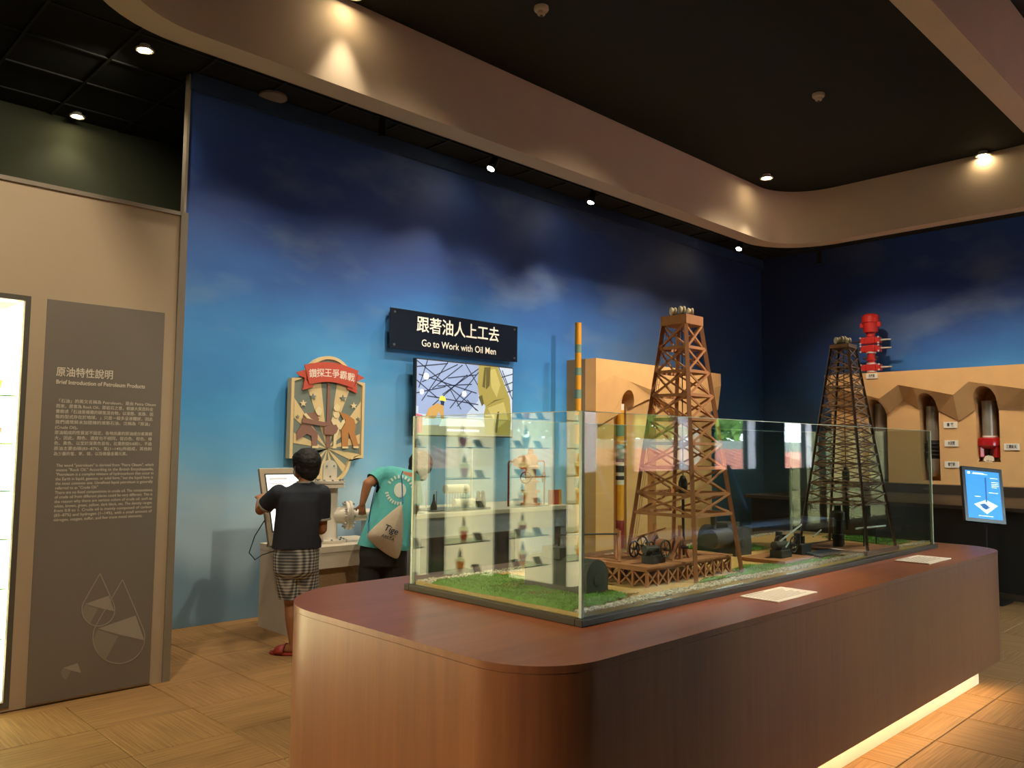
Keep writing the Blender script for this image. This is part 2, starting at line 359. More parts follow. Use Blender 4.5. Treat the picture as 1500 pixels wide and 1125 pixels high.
o = B().box(2.66, XR, YB, YB + .05, 0, ZC + .02).build('wall_back', mural('painted sky mural', 'X')); struct(o)
o = B().box(XR, XR + .12, .35, YO, 0, ZC + .02).build('wall_right', mural('painted blue mural', 'Y')); struct(o)
o = B().box(XR, XR + .12, YN - .15, .35, 0, ZC + .02).build('wall_right_front', M('dark brown for dim reflection', '#2a2520', .85)); struct(o)  # section coloured dark so the case pane reflects little here
o = B().box(2.645, 2.664, YB - .012, YB + .055, 0, ZC).build('trim_2', m_trim); struct(o)
# added dark strip along the mural wall top, standing in for its shadow
o = B().box(2.66, XR, YB - .05, YB - .002, ZC - .13, ZC + .01).build('wall_top_shade', M('deep blue wall top shadow', '#20395c', .8)); struct(o)
o = B().box(XL, XR, YO, YO + .1, 0, ZC + .02).build('wall_rear', m_olive); struct(o)
o = B().box(XL - .1, XL, YN, YO, 0, ZC + .02).build('wall_far_left', m_beige); struct(o)
# beige partition with openings for the lit cabinets
BAYS = [(-1.99, -1.33), (-1.18, -.59), (-.43, .14), (.29, .72), (.86, 1.225)]
CZ0, CZ1 = .05, 2.24
mb = B(); mb.box(XL, 2.10, YW, YW + .5, 2.27, 2.90); mb.box(XL, 2.10, YW, YW + .5, 0, .02)
xs = [XL] + [v for b in BAYS for v in b] + [2.10]
for a, b in zip(xs[0::2], xs[1::2]): mb.box(a + (.03 if a > XL else 0), b - (.03 if b < 2.1 else 0), YW, YW + .5, .02, 2.27)
mb.box(XL, 2.10, YW + .5, YW + .56, 0, 2.90)
o = mb.build('wall_left', m_beige); struct(o)
o = B().box(XL, 2.105, YW - .012, YW + .55, 2.90, 2.925).build('trim_4', m_trim); struct(o)
o = B().box(2.07, 2.115, YW - .015, YW + .56, 0, 2.925).build('trim_5', m_trim); struct(o)
# window wall behind the photographer (seen as a reflection in the case)
WIN = [(5.75, 6.85), (7.37, 8.58), (9.03, 10.2), (10.85, 11.86)]
mb = B(); mb.box(XL, XR, YN - .15, YN, 0, 1.15); mb.box(XL, XR, YN - .15, YN, 2.75, ZC + .02)
xs = [XL] + [v for b in WIN for v in b] + [XR]
for a, b in zip(xs[0::2], xs[1::2]): mb.box(a, b, YN - .15, YN, 1.15, 2.75)
o = mb.build('wall_front', m_wgrey); struct(o)
m_wglass = glass_mat('window glass', '#f4faf8'); m_white = M('white window paint', '#dfe4e6', .5, var=.03)
sash_mat = bpy.data.materials.new('translucent white blind'); sash_mat.use_nodes = True
_n = sash_mat.node_tree.nodes; _n.remove(_n['Principled BSDF']); _t = _n.new('ShaderNodeBsdfTranslucent'); _t.inputs[0].default_value = (.85, .9, .95, 1)
_d = _n.new('ShaderNodeBsdfDiffuse'); _d.inputs[0].default_value = (.8, .85, .9, 1); _m = _n.new('ShaderNodeMixShader'); _m.inputs[0].default_value = .3
for _a, _b in ((_t.outputs[0], _m.inputs[1]), (_d.outputs[0], _m.inputs[2]), (_m.outputs[0], _n['Material Output'].inputs[0])): sash_mat.node_tree.links.new(_a, _b)
for i, (a, b) in enumerate(WIN):
    f = B(); wf = .04
    f.box(a, b, YN - .11, YN - .05, 1.15, 1.15 + wf); f.box(a, b, YN - .11, YN - .05, 2.75 - wf, 2.75)
    f.box(a, a + wf, YN - .11, YN - .05, 1.15 + wf, 2.75 - wf); f.box(b - wf, b, YN - .11, YN - .05, 1.15 + wf, 2.75 - wf)
    f.box(b - .32, b - .28, YN - .11, YN - .05, 1.15 + wf, 2.75 - wf)
    wo = f.build('window_%d' % (i + 1), M('dark window frame', '#25272a', .5)); struct(wo)
    B().box(a + wf, b - .32, YN - .084, YN - .078, 1.19, 2.71).build('pane', m_wglass, wo)
    B().box(b - .28, b - wf, YN - .09, YN - .076, 1.19, 2.71).build('white_sash', sash_mat, wo)
#@@OUT
# outside: a tiled roof, a wall and some trees
m_roof = M('red clay roof tile', '#c77a6a', .7, var=.2, scale=8)
rt = thing('tiled_roof', (8, -6.2, -.2), 'red clay tiled roof outside the windows', 'roof')
B().prism([(-2, -3.2, .55), (-2, -6.0, 1.40), (-2, -6.0, 1.3), (-2, -3.2, .45)], (24, 0, 0)).build('roof_slope', m_roof, rt)
tl = B().tube([(0, 0, 0), (0, -.42, .128)], [.055, .05], 8).mesh('roof_tile', m_roof)
for r_ in range(7):
    for c_ in range(42):
        place(tl, 'roof_tile', rt, Matrix.Translation((3.4 + c_ * .36, -3.22 - r_ * .40, .57 + r_ * .1215)))
gw = B().box(-4, 26, -7.3, -7.15, -3, 1.66).build('garden_wall', M('grey rubble wall', '#8b8a82', .9, var=.3, scale=6)); tag(gw, 'grey garden wall beyond the red roof', 'wall')
og = B().box(-8, 30, -30, YN - .6, -3.1, -3).build('outdoor_ground', M('grassy ground', '#6c7a4c', .95, var=.2)); tag(og, 'grassy ground outside the building', 'ground', kind='structure')
m_leaf = M('light green foliage', '#86a84e', .8, var=.4, scale=3)  # one light green tone for all leaves
lm = None
for ti, (tx, ty, hh, rr) in enumerate(((5.2, -9.9, 2.3, 1.5), (9.2, -10.2, 3.1, 1.9), (12.8, -9.9, 2.2, 1.5), (16.6, -10.2, 3.2, 2.0), (20.8, -9.9, 2.6, 1.8))):
    t = thing('garden_tree', (tx, ty, -3), ['leafy green tree at the near end of the garden wall', 'tall leafy tree next to the low first tree by the garden wall', 'lowest leafy tree between the two tallest by the garden wall', 'tallest leafy tree behind the grey garden wall', 'broad leafy tree at the far end of the garden wall'][ti], 'tree', 'trees beyond the garden wall')
    B().tube([(tx, ty, -3), (tx + .1, ty, 0), (tx, ty, hh)], [.16, .12, .05], 8).build('trunk', M('brown bark', '#5a4634', .9), t)
    mb = B()
    for q in range(2600):
        v = Vector((random.gauss(0, 1), random.gauss(0, 1), random.gauss(0, .8))); v = v.normalized() * rr * random.random() ** .4
        c = Vector((tx, ty, hh)) + v; a = Vector((random.uniform(-1, 1), random.uniform(-1, 1), random.uniform(-1, 1))).normalized() * .14; b_ = a.orthogonal().normalized() * .09
        mb.add([c - a, c + b_, c + a, c - b_], [(0, 1, 2, 3)])
    cr_ = mb.build('crown', m_leaf, t); cr_['kind'] = 'stuff'

#@@COUNTER
# ================================================================== COUNTER + CASE
w_top = wood_mat('red brown wood top', '#6f371c', '#92512d', 'X', .38, 22)
w_side = wood_mat('brown wood veneer', '#66371d', '#84502c', 'Z', .36, 30, coat=.55)
HC = .83
ct = thing('display_counter', (3.8, 2.4, 0), 'long rounded wooden display counter with a lit white plinth', 'counter')
def slab(mb, pts, z0, z1): return mb.prism([(x, y, z0) for x, y in pts], (0, 0, z1 - z0))
o = slab(B(), rrect(1.648, 6.03, 1.568, 3.20, (.30, .45, .26, .28), 16), HC - .022, HC).build('counter_top', [w_top, w_side], ct, smooth=True)
for p in o.data.polygons: p.material_index = 0 if p.normal.z > .5 else 1
slab(B(), rrect(1.649, 6.029, 1.569, 3.199, (.30, .449, .259, .279), 16), .17, HC - .0235).build('body', w_side, ct, smooth=True)
slab(B(), rrect(1.80, 5.83, 1.70, 3.07, .05, 4), 0, .171).build('plinth', M('cream plinth laminate', '#efe3c4', .5, var=.03), ct, smooth=True)
led = B()
led.box(1.9, 5.75, 1.630, 1.645, .160, .1695); led.box(1.725, 1.74, 1.9, 2.9, .160, .1695)
led.build('led_strip', M('warm led strip', '#ffd9a0', .5, emit=26, var=0), ct)
# glass case
CX0, CX1, CY0, CY1, CT = 2.215, 5.68, 1.905, 2.88, 1.58
case = thing('glass_case', (3.95, 2.4, HC), 'open-topped glass case around the oil field model', 'display case')
m_case = glass_mat('clear case glass', '#f3f8f5', .043); t_ = .010
m_frame = M('dark bronze case frame', '#3b352b', .4, .4)
mb = B(); fr = .028
for (a, b, c, d) in ((CX0 - .02, CX1 + .02, CY0 - .02, CY0 + fr - .014), (CX0 - .02, CX1 + .02, CY1 - fr + .014, CY1 + .02), (CX0 - .02, CX0 + fr - .014, CY0 + fr - .014, CY1 - fr + .014), (CX1 - fr + .014, CX1 + .02, CY0 + fr - .014, CY1 - fr + .014)):
    mb.box(a, b, c, d, HC, HC + .026)
mb.build('base_frame', m_frame, case, bevel=.003)
z0 = HC + .027
B().box(CX0, CX1, CY0, CY0 + t_, z0, CT).build('pane', m_case, case)
B().box(CX0, CX1, CY1 - t_, CY1, z0, CT).build('pane', m_case, case)
B().box(CX0, CX0 + t_, CY0 + t_ + .001, CY1 - t_ - .001, z0, CT).build('pane', m_case, case)
B().box(CX1 - t_, CX1, CY0 + t_ + .001, CY1 - t_ - .001, z0, CT).build('pane', m_case, case)
m_edge = M('polished glass edge', '#a9b8a0', .25, var=.05)
for x, y in ((CX0, CY0), (CX1, CY0), (CX0, CY1), (CX1, CY1)):
    sx = 1 if x == CX0 else -1; sy = 1 if y == CY0 else -1
    xa, xb = sorted((x - .001 * sx, x + .012 * sx)); ya, yb = sorted((y - .001 * sy, y + .012 * sy))
    B().box(xa, xb, ya, yb, z0, CT + .001).build('corner_seam', m_edge, case)
B().box(CX0, CX1, CY0 + .001, CY0 + .009, CT, CT + .002).build('top_edge', m_edge, case)
B().box(CX0 + .001, CX0 + .009, CY0, CY1, CT, CT + .002).build('top_edge', m_edge, case)
B().box(CX0, CX1, CY1 - .009, CY1 - .001, CT, CT + .002).build('top_edge', m_edge, case)
B().box(CX1 - .009, CX1 - .001, CY0, CY1, CT, CT + .002).build('top_edge', m_edge, case)
#@@DIORAMA
ZG = .868
gx0, gx1, gy0, gy1 = CX0 + .016, CX1 - .016, CY0 + .018, CY1 - .018
def hgt(x, y): return ZG + .004 * noise.noise(Vector((x * 6, y * 6, 0)))
mb = B(); nx, ny = 90, 26; vs = []; fs = []
for j in range(ny + 1):
    for i in range(nx + 1):
        x = gx0 + (gx1 - gx0) * i / nx; y = gy0 + (gy1 - gy0) * j / ny; vs.append((x, y, hgt(x, y)))
for j in range(ny):
    for i in range(nx): a = j * (nx + 1) + i; fs.append((a, a + 1, a + nx + 2, a + nx + 1))
base = len(vs); ring = [i for i in range(nx + 1)] + [j * (nx + 1) + nx for j in range(1, ny + 1)] + [ny * (nx + 1) + i for i in range(nx - 1, -1, -1)] + [j * (nx + 1) for j in range(ny - 1, 0, -1)]
for i in ring: vs.append((vs[i][0], vs[i][1], HC + .001))
for k in range(len(ring)): k2 = (k + 1) % len(ring); fs.append((ring[k], base + k, base + k2, ring[k2]))
fs.append(tuple(range(base + len(ring) - 1, base - 1, -1)))
o = mb.add(vs, fs).build('model_ground', M('yellow sand', '#c09a58', .95, var=.18, scale=40, bump=.3), smooth=True)
tag(o, 'sandy base of the oil field model inside the glass case', 'model ground')
def inside(p, poly):
    x, y = p; c = False; n = len(poly)
    for i in range(n):
        x1, y1 = poly[i]; x2, y2 = poly[i - 1]
        if (y1 > y) != (y2 > y) and x < (x2 - x1) * (y - y1) / (y2 - y1) + x1: c = not c
    return c
m_grass = M('model grass flock', '#5f8a2c', .9, var=.45, scale=30)
def grass(poly, label, amp=.012, dens=26000):
    xs = [p[0] for p in poly]; ys = [p[1] for p in poly]; mb = B(); step = .012
    ar = (max(xs) - min(xs)) * (max(ys) - min(ys))
    def gh(x, y):
        d = min(((Vector((x, y)) - (Vector(a) + (Vector(b) - Vector(a)) * max(0, min(1, (Vector((x, y)) - Vector(a)).dot(Vector(b) - Vector(a)) / (Vector(b) - Vector(a)).length_squared)))).length for a, b in zip(poly, poly[1:] + poly[:1])))
        return hgt(x, y) + min(1, d / .018) * (amp + .008 * noise.noise(Vector((x * 14, y * 14, 3)))) + .001
    idx = {}; vs = []; fs = []
    nx = int((max(xs) - min(xs)) / step) + 1; ny = int((max(ys) - min(ys)) / step) + 1
    for i in range(nx + 1):
        for j in range(ny + 1):
            x = min(xs) + i * step; y = min(ys) + j * step
            if inside((x, y), poly): idx[i, j] = len(vs); vs.append((x, y, gh(x, y)))
    for (i, j) in idx:
        q = [(i, j), (i + 1, j), (i + 1, j + 1), (i, j + 1)]
        if all(k in idx for k in q): fs.append(tuple(idx[k] for k in q))
    mb.add(vs, fs)
    for q in range(int(ar * dens)):
        x = random.uniform(min(xs), max(xs)); y = random.uniform(min(ys), max(ys))
        if not inside((x, y), poly): continue
        z = gh(x, y) - .001; a = random.uniform(0, 6.28); h = random.uniform(.004, .009); w_ = .0016
        dx, dy = math.cos(a) * w_, math.sin(a) * w_; lx, ly = random.gauss(0, .003), random.gauss(0, .003)
        mb.add([(x - dx, y - dy, z), (x + dx, y + dy, z), (x + lx, y + ly, z + h)], [(0, 1, 2)])
    o = mb.build('model_grass', m_grass); tag(o, label, 'model grass', kind='stuff'); return o
grass([(2.235, 1.955), (2.40, 1.96), (2.62, 1.995), (2.63, 2.10), (2.58, 2.3), (2.62, 2.6), (2.55, 2.76), (2.235, 2.765)], 'bright green flock lawn beside the boiler at the short end of the model', .016)
grass([(3.02, 1.99), (3.4, 1.985), (3.9, 1.975), (4.5, 1.96), (4.62, 1.97), (4.2, 2.02), (3.85, 2.02), (3.72, 2.14), (3.55, 2.12), (3.5, 2.02), (3.2, 2.04)], 'green flock grass strip along the gravel edge of the model')
grass([(3.62, 2.5), (4.5, 2.42), (4.55, 2.6), (4.4, 2.76), (3.7, 2.78)], 'green flock grass behind the far boiler of the model')
grass([(5.2, 2.0), (5.55, 1.99), (5.6, 2.4), (5.35, 2.5)], 'dry flock grass beside the darker derrick')
lt = B(); random.seed(3)
for cx_, cy_, n_l, sp_ in ((2.36, 2.42, 70, .05), (2.33, 2.22, 60, .04), (2.64, 2.02, 70, .022), (2.55, 2.06, 30, .03)):
    for q in range(n_l):
        x = random.gauss(cx_, sp_); y = random.gauss(cy_, sp_ * .5); x = max(2.25, x); y = max(1.97, y); z = ZG + (.024 if x < 2.58 else .006); a = random.uniform(0, 6.28); l_ = random.uniform(.003, .006)
        lt.add([(x - l_ * math.cos(a), y - l_ * math.sin(a), z), (x + .002, y, z + .003), (x + l_ * math.cos(a), y + l_ * math.sin(a), z + .001), (x, y + .003, z)], [(0, 1, 2, 3)])
o = lt.build('leaf_litter', M('brown leaf litter', '#8a6238', .9, var=.3)); tag(o, 'scattered brown leaf litter on the model lawn', 'leaf litter', kind='stuff')
# gravel borders
GR = [[(gx0, gy0), (gx1, gy0), (gx1, 1.965), (4.6, 1.965), (3.2, 1.985), (2.62, 1.99), (2.45, 1.965), (gx0, 1.96)],
      [(gx0, gy1), (gx0, 2.75), (2.32, 2.765), (4.6, 2.80), (gx1, 2.80), (gx1, gy1)]]
ico = []
bm = bmesh.new(); bmesh.ops.create_icosphere(bm, subdivisions=1, radius=1); iv = [v.co.copy() for v in bm.verts]; bm.verts.index_update(); iff = [tuple(v.index for v in f.verts) for f in bm.faces]; bm.free()
mb = B()
for poly, cnt in zip(GR, (4300, 2900)):
    xs = [p[0] for p in poly]; ys = [p[1] for p in poly]; q = 0; tries = 0
    while q < cnt and tries < cnt * 12:
        tries += 1; x = random.uniform(min(xs), max(xs)); y = random.uniform(min(ys), max(ys))
        if not inside((x, y), poly): continue
        q += 1; r = random.uniform(.0035, .0075); rot = Matrix.Rotation(random.uniform(0, 6), 3, (random.random(), random.random(), random.random() + .1))
        sc = Vector((1, random.uniform(.6, 1), random.uniform(.5, .8))) * r; c = Vector((x, y, hgt(x, y) + r * .35))
        mb.mi = random.randrange(3)
        mb.add([c + rot @ Vector((v.x * sc.x, v.y * sc.y, v.z * sc.z)) for v in iv], iff)
o = mb.build('gravel', [M('pale gravel', '#d8cfb8', .85), M('cream gravel', '#c2b699', .85), M('grey gravel', '#a19a88', .85)]); tag(o, 'pale gravel border inside the glass case', 'gravel', kind='stuff')

#@@DERRICK
m_wd = M('brown model timber', '#a9724a', .7, var=.2, scale=30)
m_wd2 = M('dark bronze model steel', '#6a4c38', .36, .55, var=.2, scale=30)
m_iron = M('dark grey iron', '#3d3b36', .5, .3, var=.15, scale=40)
m_steel = M('bright steel', '#c9c4b8', .3, .8, var=.08)
def derrick(name, label, cx, cy, s0, s1, zs, zleg, mat, lw, gw, bw, crown_h, double=False):
    d = thing(name, (cx, cy, zleg), label, 'model derrick'); zt = zs[0]
    def cor(k, z):
        t = (z - zleg) / (zt - zleg); s = (s0 + (s1 - s0) * t) / 2
        return Vector((cx + (-s, s, s, -s)[k], cy + (-s, -s, s, s)[k], z))
    for k in range(4): bar('leg', cor(k, zleg), cor(k, zt), lw, lw, mat, d, (cor(k, zt) - Vector((cx, cy, zt))))
    for i, z in enumerate(zs[1:], 1):
        for k in range(4):
            k2 = (k + 1) % 4; a, b = cor(k, z), cor(k2, z)
            bar('girt', a, b, gw * .7, gw, mat, d)
            a2, b2 = cor(k, zs[i - 1]), cor(k2, zs[i - 1])
            off = (a + b - Vector((2 * cx, 2 * cy, 2 * z))).normalized() * bw * .6; off.z = 0
            if double:
                m_ = (a + a2) / 2; n_ = (b + b2) / 2
                for p, q, sg in ((a, n_, 1), (b, m_, -1), (m_, b2, 1), (n_, a2, -1)): bar('brace', p + off * sg, q + off * sg, bw * .7, bw, mat, d)
            else:
                bar('brace', a + off, b2 + off, bw * .7, bw, mat, d); bar('brace', b - off, a2 - off, bw * .7, bw, mat, d)
    s = s1 / 2 + lw / 2
    cr = B().box(cx - s, cx + s, cy - s, cy + s, zt, zt + crown_h).build('crown_box', mat, d, bevel=.002)
    B().box(cx - s * .5, cx + s * .6, cy - s * .5, cy + s * .6, zt + crown_h, zt + crown_h + .012).build('crown_deck', m_iron, cr)
    for dx, dy, r in ((-.03, .03, .02), (.0, .0, .024), (.04, -.02, .02)):
        c = Vector((cx + dx * s1 / .13, cy + dy * s1 / .13, zt + crown_h + .012 + r * .7)); ax = Vector((.8, -.6, 0))
        B().lathe(c - ax * .012, [(r * .5, 0), (r, .0), (r, .006), (r * .8, .008), (r * .8, .016), (r, .018), (r, .024), (r * .5, .024)], 16, ax).build('pulley', M('cream pulley', '#c9bea0', .5), cr)
    # ladder and crown line
    for o_ in (-.008, .008):
        bar('ladder_rail', cor(3, zleg + .1) + Vector((o_, -.03, 0)), cor(3, zt) + Vector((o_, -.02, 0)), .002, .002, mat, d)
    nr = 26
    for q in range(nr):
        p = cor(3, zleg + .12).lerp(cor(3, zt), q / nr) + Vector((0, -.025, 0)); bar('ladder_rung', p - Vector((.008, 0, 0)), p + Vector((.008, 0, 0)), .0018, .0018, mat, d)
    B().tube([(cx, cy, zt), (cx, cy, zleg + .45)], .0025, 6).build('drill_line', m_iron, d)
    B().lathe((cx, cy, zleg + .36), [(.006, 0), (.02, .02), (.022, .07), (.01, .1)], 12).build('travelling_block', m_iron, d)
    B().tube([(cx, cy, zleg + .36), (cx, cy, zleg + .09)], .007, 8).build('kelly', m_iron, d)
    return d, cor
d1, cor1 = derrick('oil_derrick_model', 'tall brown timber model derrick standing over a planked deck', 3.302, 2.212, .388, .128,
    [2.035, 1.925, 1.812, 1.70, 1.587, 1.474, 1.362, 1.243, 1.15], ZG - .004, m_wd, .017, .014, .009, .045)
d2, cor2 = derrick('oil_derrick_model', 'slimmer dark bronze model derrick with pump gear below', 4.862, 2.112, .40, .105,
    [2.06, 1.945, 1.83, 1.715, 1.60, 1.487, 1.372, 1.257, 1.14], ZG + .022, m_wd2, .013, .008, .006, .025, True)
# skid under the darker derrick
sk = thing('derrick_skid', (4.862, 2.112, ZG), 'dark timber skid frame under the slimmer derrick', 'model platform')
for y in (1.915, 2.31): bar('skid_beam', (4.64, y, ZG + .009), (5.10, y, ZG + .009), .02, .024, m_wd2, sk)
for q in range(9): bar('plank', (4.675 + q * .047, 1.93, ZG + .012), (4.675 + q * .047, 2.296, ZG + .012), .040, .008, m_wd, sk)
# deck of the timber derrick
dk = thing('derrick_platform', (3.17, 2.26, ZG), 'planked timber deck on crossed braces under the tall derrick', 'model platform')
dx0, dx1, dy0, dy1, dz = 2.835, 3.505, 2.072, 2.46, ZG + .078
for q in range(17):
    x = dx0 + (dx1 - dx0) * (q + .5) / 17; bar('plank', (x, dy0, dz + .004), (x, dy1, dz + .004 + random.uniform(-.001, .001)), .0375, .008, m_wd, dk)
for y in (dy0 + .012, dy1 - .012): bar('rim_beam', (dx0, y, dz - .006), (dx1, y, dz - .006), .008, .012, m_wd, dk)
for x in (dx0 + .004, dx1 - .004): bar('rim_beam', (x, dy0 + .016, dz - .006), (x, dy1 - .016, dz - .006), .008, .012, m_wd, dk)
def truss(p, q, nb):
    p = Vector(p); q = Vector(q)
    for i in range(nb + 1):
        a = p.lerp(q, i / nb); bar('post', a + Vector((0, 0, ZG - .004 - a.z)), a, .011, .011, m_wd, dk)
        if i < nb:
            b = p.lerp(q, (i + 1) / nb); lo = Vector((0, 0, ZG + .002 - a.z))
            bar('cross_brace', a + lo, b, .005, .007, m_wd, dk); bar('cross_brace', b + lo, a, .005, .007, m_wd, dk)
truss((dx0 + .008, dy0 + .012, dz - .012), (dx1 - .008, dy0 + .012, dz - .012), 9); truss((dx0 + .008, dy1 - .012, dz - .012), (dx1 - .008, dy1 - .012, dz - .012), 9)
truss((dx0 + .009, dy0 + .014, dz - .012), (dx0 + .009, dy1 - .014, dz - .012), 5); truss((dx1 - .009, dy0 + .014, dz - .012), (dx1 - .009, dy1 - .014, dz - .012), 5)
ZD = dz + .008
# engine on the deck
en = thing('model_engine', (2.95, 2.16, ZD), 'small dark engine with flywheel on the timber deck', 'model engine')
B().box(2.925, 3.02, 2.115, 2.175, ZD + .001, ZD + .036).build('engine_block', m_iron, en, bevel=.002)
B().tube([(2.905, 2.145, ZD + .062), (2.99, 2.145, ZD + .056)], [.017, .02], 14).build('cylinder', m_iron, en)
B().box(2.94, 3.01, 2.128, 2.162, ZD + .036, ZD + .052).build('bed', m_iron, en, bevel=.002)
def wheel(parent, c, r, ax, mat, t=.008):
    c = Vector(c); ax = Vector(ax).normalized(); a = ax.orthogonal().normalized(); b = ax.cross(a)
    mb = B(); n = 24; pts = [c + (a * math.cos(2 * math.pi * k / n) + b * math.sin(2 * math.pi * k / n)) * r for k in range(n + 1)]
    mb.tube(pts, t / 2, 6, False)
    for k in range(3): v = a * math.cos(math.pi * k / 3) + b * math.sin(math.pi * k / 3); mb.tube([c - v * r, c + v * r], t * .25, 5)
    mb.tube([c - ax * t, c + ax * t], t * .7, 8); return mb.build('flywheel', mat, parent, smooth=True)
wheel(en, (3.005, 2.105, ZD + .062), .036, (0, 1, 0), m_iron); wheel(en, (3.005, 2.185, ZD + .055), .03, (0, 1, 0), m_iron)
# draw works with A-frames
dw = thing('model_drawworks', (3.12, 2.2, ZD), 'timber winch with spoked wheels and leaning posts on the deck', 'model winch')
for x, y in ((2.93, 2.3), (2.99, 2.36)):
    bar('post', (x, y, ZD), (x, y, ZD + .13), .012, .012, m_wd, dw); bar('strut', (x - .05, y - .04, ZD), (x, y, ZD + .10), .012, .012, m_wd, dw)
for y in (2.14, 2.28):
    bar('post', (3.17, y, ZD), (3.17, y, ZD + .15), .014, .014, m_wd, dw); bar('strut', (3.10, y, ZD), (3.165, y, ZD + .10), .012, .012, m_wd, dw); bar('strut', (3.24, y, ZD), (3.175, y, ZD + .10), .012, .012, m_wd, dw)
B().tube([(3.17, 2.10, ZD + .055), (3.17, 2.33, ZD + .055)], .007, 10).build('shaft', m_iron, dw)
B().tube([(3.17, 2.17, ZD + .055), (3.17, 2.26, ZD + .055)], .026, 16).build('drum', m_wd, dw)
wheel(dw, (3.17, 2.165, ZD + .055), .045, (0, 1, 0), m_wd); wheel(dw, (3.10, 2.3, ZD + .05), .042, (0, 1, 0), m_iron); wheel(dw, (3.04, 2.3, ZD + .04), .035, (0, 1, 0), m_iron)
bar('lever', (2.98, 2.27, ZD + .09), (3.14, 2.2, ZD + .135), .008, .008, m_wd, dw)
# boilers
def boiler(name, label, x0, x1, y0, y1, h, mat, box_h, cyl=False):
    b = thing(name, ((x0 + x1) / 2, (y0 + y1) / 2, ZG), label, 'model boiler'); cx = (x0 + x1) / 2; r = (x1 - x0) / 2; pts = []
    for i in range(17): a = math.pi * i / 16; pts.append((cx + r * math.cos(a), y0, ZG + h - r + r * math.sin(a)))
    pts += [(x0, y0, ZG - .002), (x1, y0, ZG - .002)]
    B().prism(pts, (0, y1 - y0, 0)).build('shell', mat, b, smooth=True)
    B().lathe((cx, y0 + .001, ZG + h * .45), [(r * .34, 0), (r * .34, .004), (r * .22, .006)], 18, (0, -1, 0)).build('hatch', mat, b)
    B().box(cx - r * .75, cx + r * .75, y1 - .18, y1 - .08, ZG + h - .012, ZG + h + box_h).build('steam_box', mat, b, bevel=.002)
    return b
m_boil = M('charcoal boiler paint', '#4b4a44', .6, .1, var=.12)
b1 = boiler('boiler_model', 'charcoal model boiler on the grass with a steam pipe to the deck', 2.455, 2.585, 2.085, 2.42, .145, m_boil, .035)
B().tube([(2.52, 2.29, ZG + .178), (2.52, 2.29, ZG + .215), (2.53, 2.29, ZG + .225), (2.94, 2.31, ZG + .20)], .004, 8).build('steam_pipe', m_iron, b1)
b2 = boiler('boiler_model', 'dark model boiler with a firebox between the two derricks', 4.02, 4.19, 2.36, 2.60, .155, m_iron, .02)
B().tube([(3.86, 2.42, ZG + .10), (4.03, 2.42, ZG + .10)], .052, 18).build('barrel', m_iron, b2, smooth=True)
B().tube([(3.90, 2.42, ZG + .15), (3.90, 2.42, ZG + .24)], [.014, .018], 12).build('chimney', m_iron, b2)
# small pump slab and engine
ps = thing('pump_slab', (4.12, 2.15, ZG), 'low square timber slab under the small pump engine', 'model platform')
for q in range(6): bar('plank', (3.95 + q * .053, 2.03, ZG + .010), (3.95 + q * .053, 2.26, ZG + .010), .052, .016, m_wd, ps)
for y in (2.028, 2.262): bar('rim_beam', (3.922, y, ZG + .010), (4.242, y, ZG + .010), .008, .018, m_wd, ps)
pe = thing('pump_engine_model', (4.08, 2.12, ZG + .018), 'small dark pump engine with a raised steel rod on the timber slab', 'model engine')
B().box(4.02, 4.13, 2.09, 2.16, ZG + .019, ZG + .058).build('engine_block', m_iron, pe, bevel=.003)
B().tube([(4.0, 2.125, ZG + .085), (4.11, 2.125, ZG + .08)], [.02, .024], 14).build('cylinder', m_iron, pe)
B().box(4.04, 4.12, 2.1, 2.15, ZG + .058, ZG + .074).build('bed', m_iron, pe)
wheel(pe, (4.13, 2.08, ZG + .085), .04, (0, 1, 0), m_iron); wheel(pe, (4.13, 2.17, ZG + .085), .036, (0, 1, 0), m_iron)
B().tube([(4.05, 2.12, ZG + .10), (4.30, 2.12, ZG + .175)], .005, 8).build('rod', m_steel, pe)
B().tube([(4.08, 2.10, ZG + .07), (4.15, 2.10, ZG + .115)], .004, 8).build('link', m_steel, pe)
# mud pumps and tanks under the darker derrick
mp_ = thing('mud_pump_model', (4.42, 2.2, ZG), 'dark twin mud pump with steel pipes beside the bronze derrick', 'model pump')
for q, y in enumerate((2.14, 2.25)):
    B().box(4.34, 4.46, y, y + .07, ZG, ZG + .06).build('pump_body', m_iron, mp_, bevel=.004)
    B().tube([(4.36, y + .035, ZG + .06), (4.36, y + .035, ZG + .12)], .018, 12).build('air_chamber', m_iron, mp_)
    B().tube([(4.42, y + .035, ZG + .06), (4.42, y + .035, ZG + .10)], .014, 12).build('valve_pot', m_iron, mp_)
B().tube([(4.3, 2.17, ZG + .045), (4.48, 2.17, ZG + .052)], .005, 8).build('pipe', m_steel, mp_)
B().tube([(4.44, 2.12, ZG + .10), (4.56, 2.13, ZG + .13)], .004, 8).build('pipe', m_steel, mp_)
bo = thing('bop_stack_model', (4.80, 2.14, ZG + .018), 'dark wellhead stack inside the legs of the bronze derrick', 'model wellhead')
B().lathe((4.80, 2.14, ZG + .018), [(.03, 0), (.03, .04), (.036, .045), (.036, .07), (.028, .075), (.028, .15), (.04, .155), (.04, .20), (.02, .21), (.02, .24)], 18).build('stack', m_iron, bo, smooth=True)
B().tube([(4.88, 2.16, ZG + .02), (4.88, 2.16, ZG + .2)], .022, 14).build('riser', m_iron, bo)
B().tube([(4.84, 2.05, ZG + .125), (5.12, 1.99, ZG + .13)], .006, 8).build('standpipe', m_steel, bo)
for x in (4.9, 5.08): B().tube([(x, 2.03, ZG + .02), (x, 2.03, ZG + .125)], .004, 6).build('pipe_support', m_iron, bo)
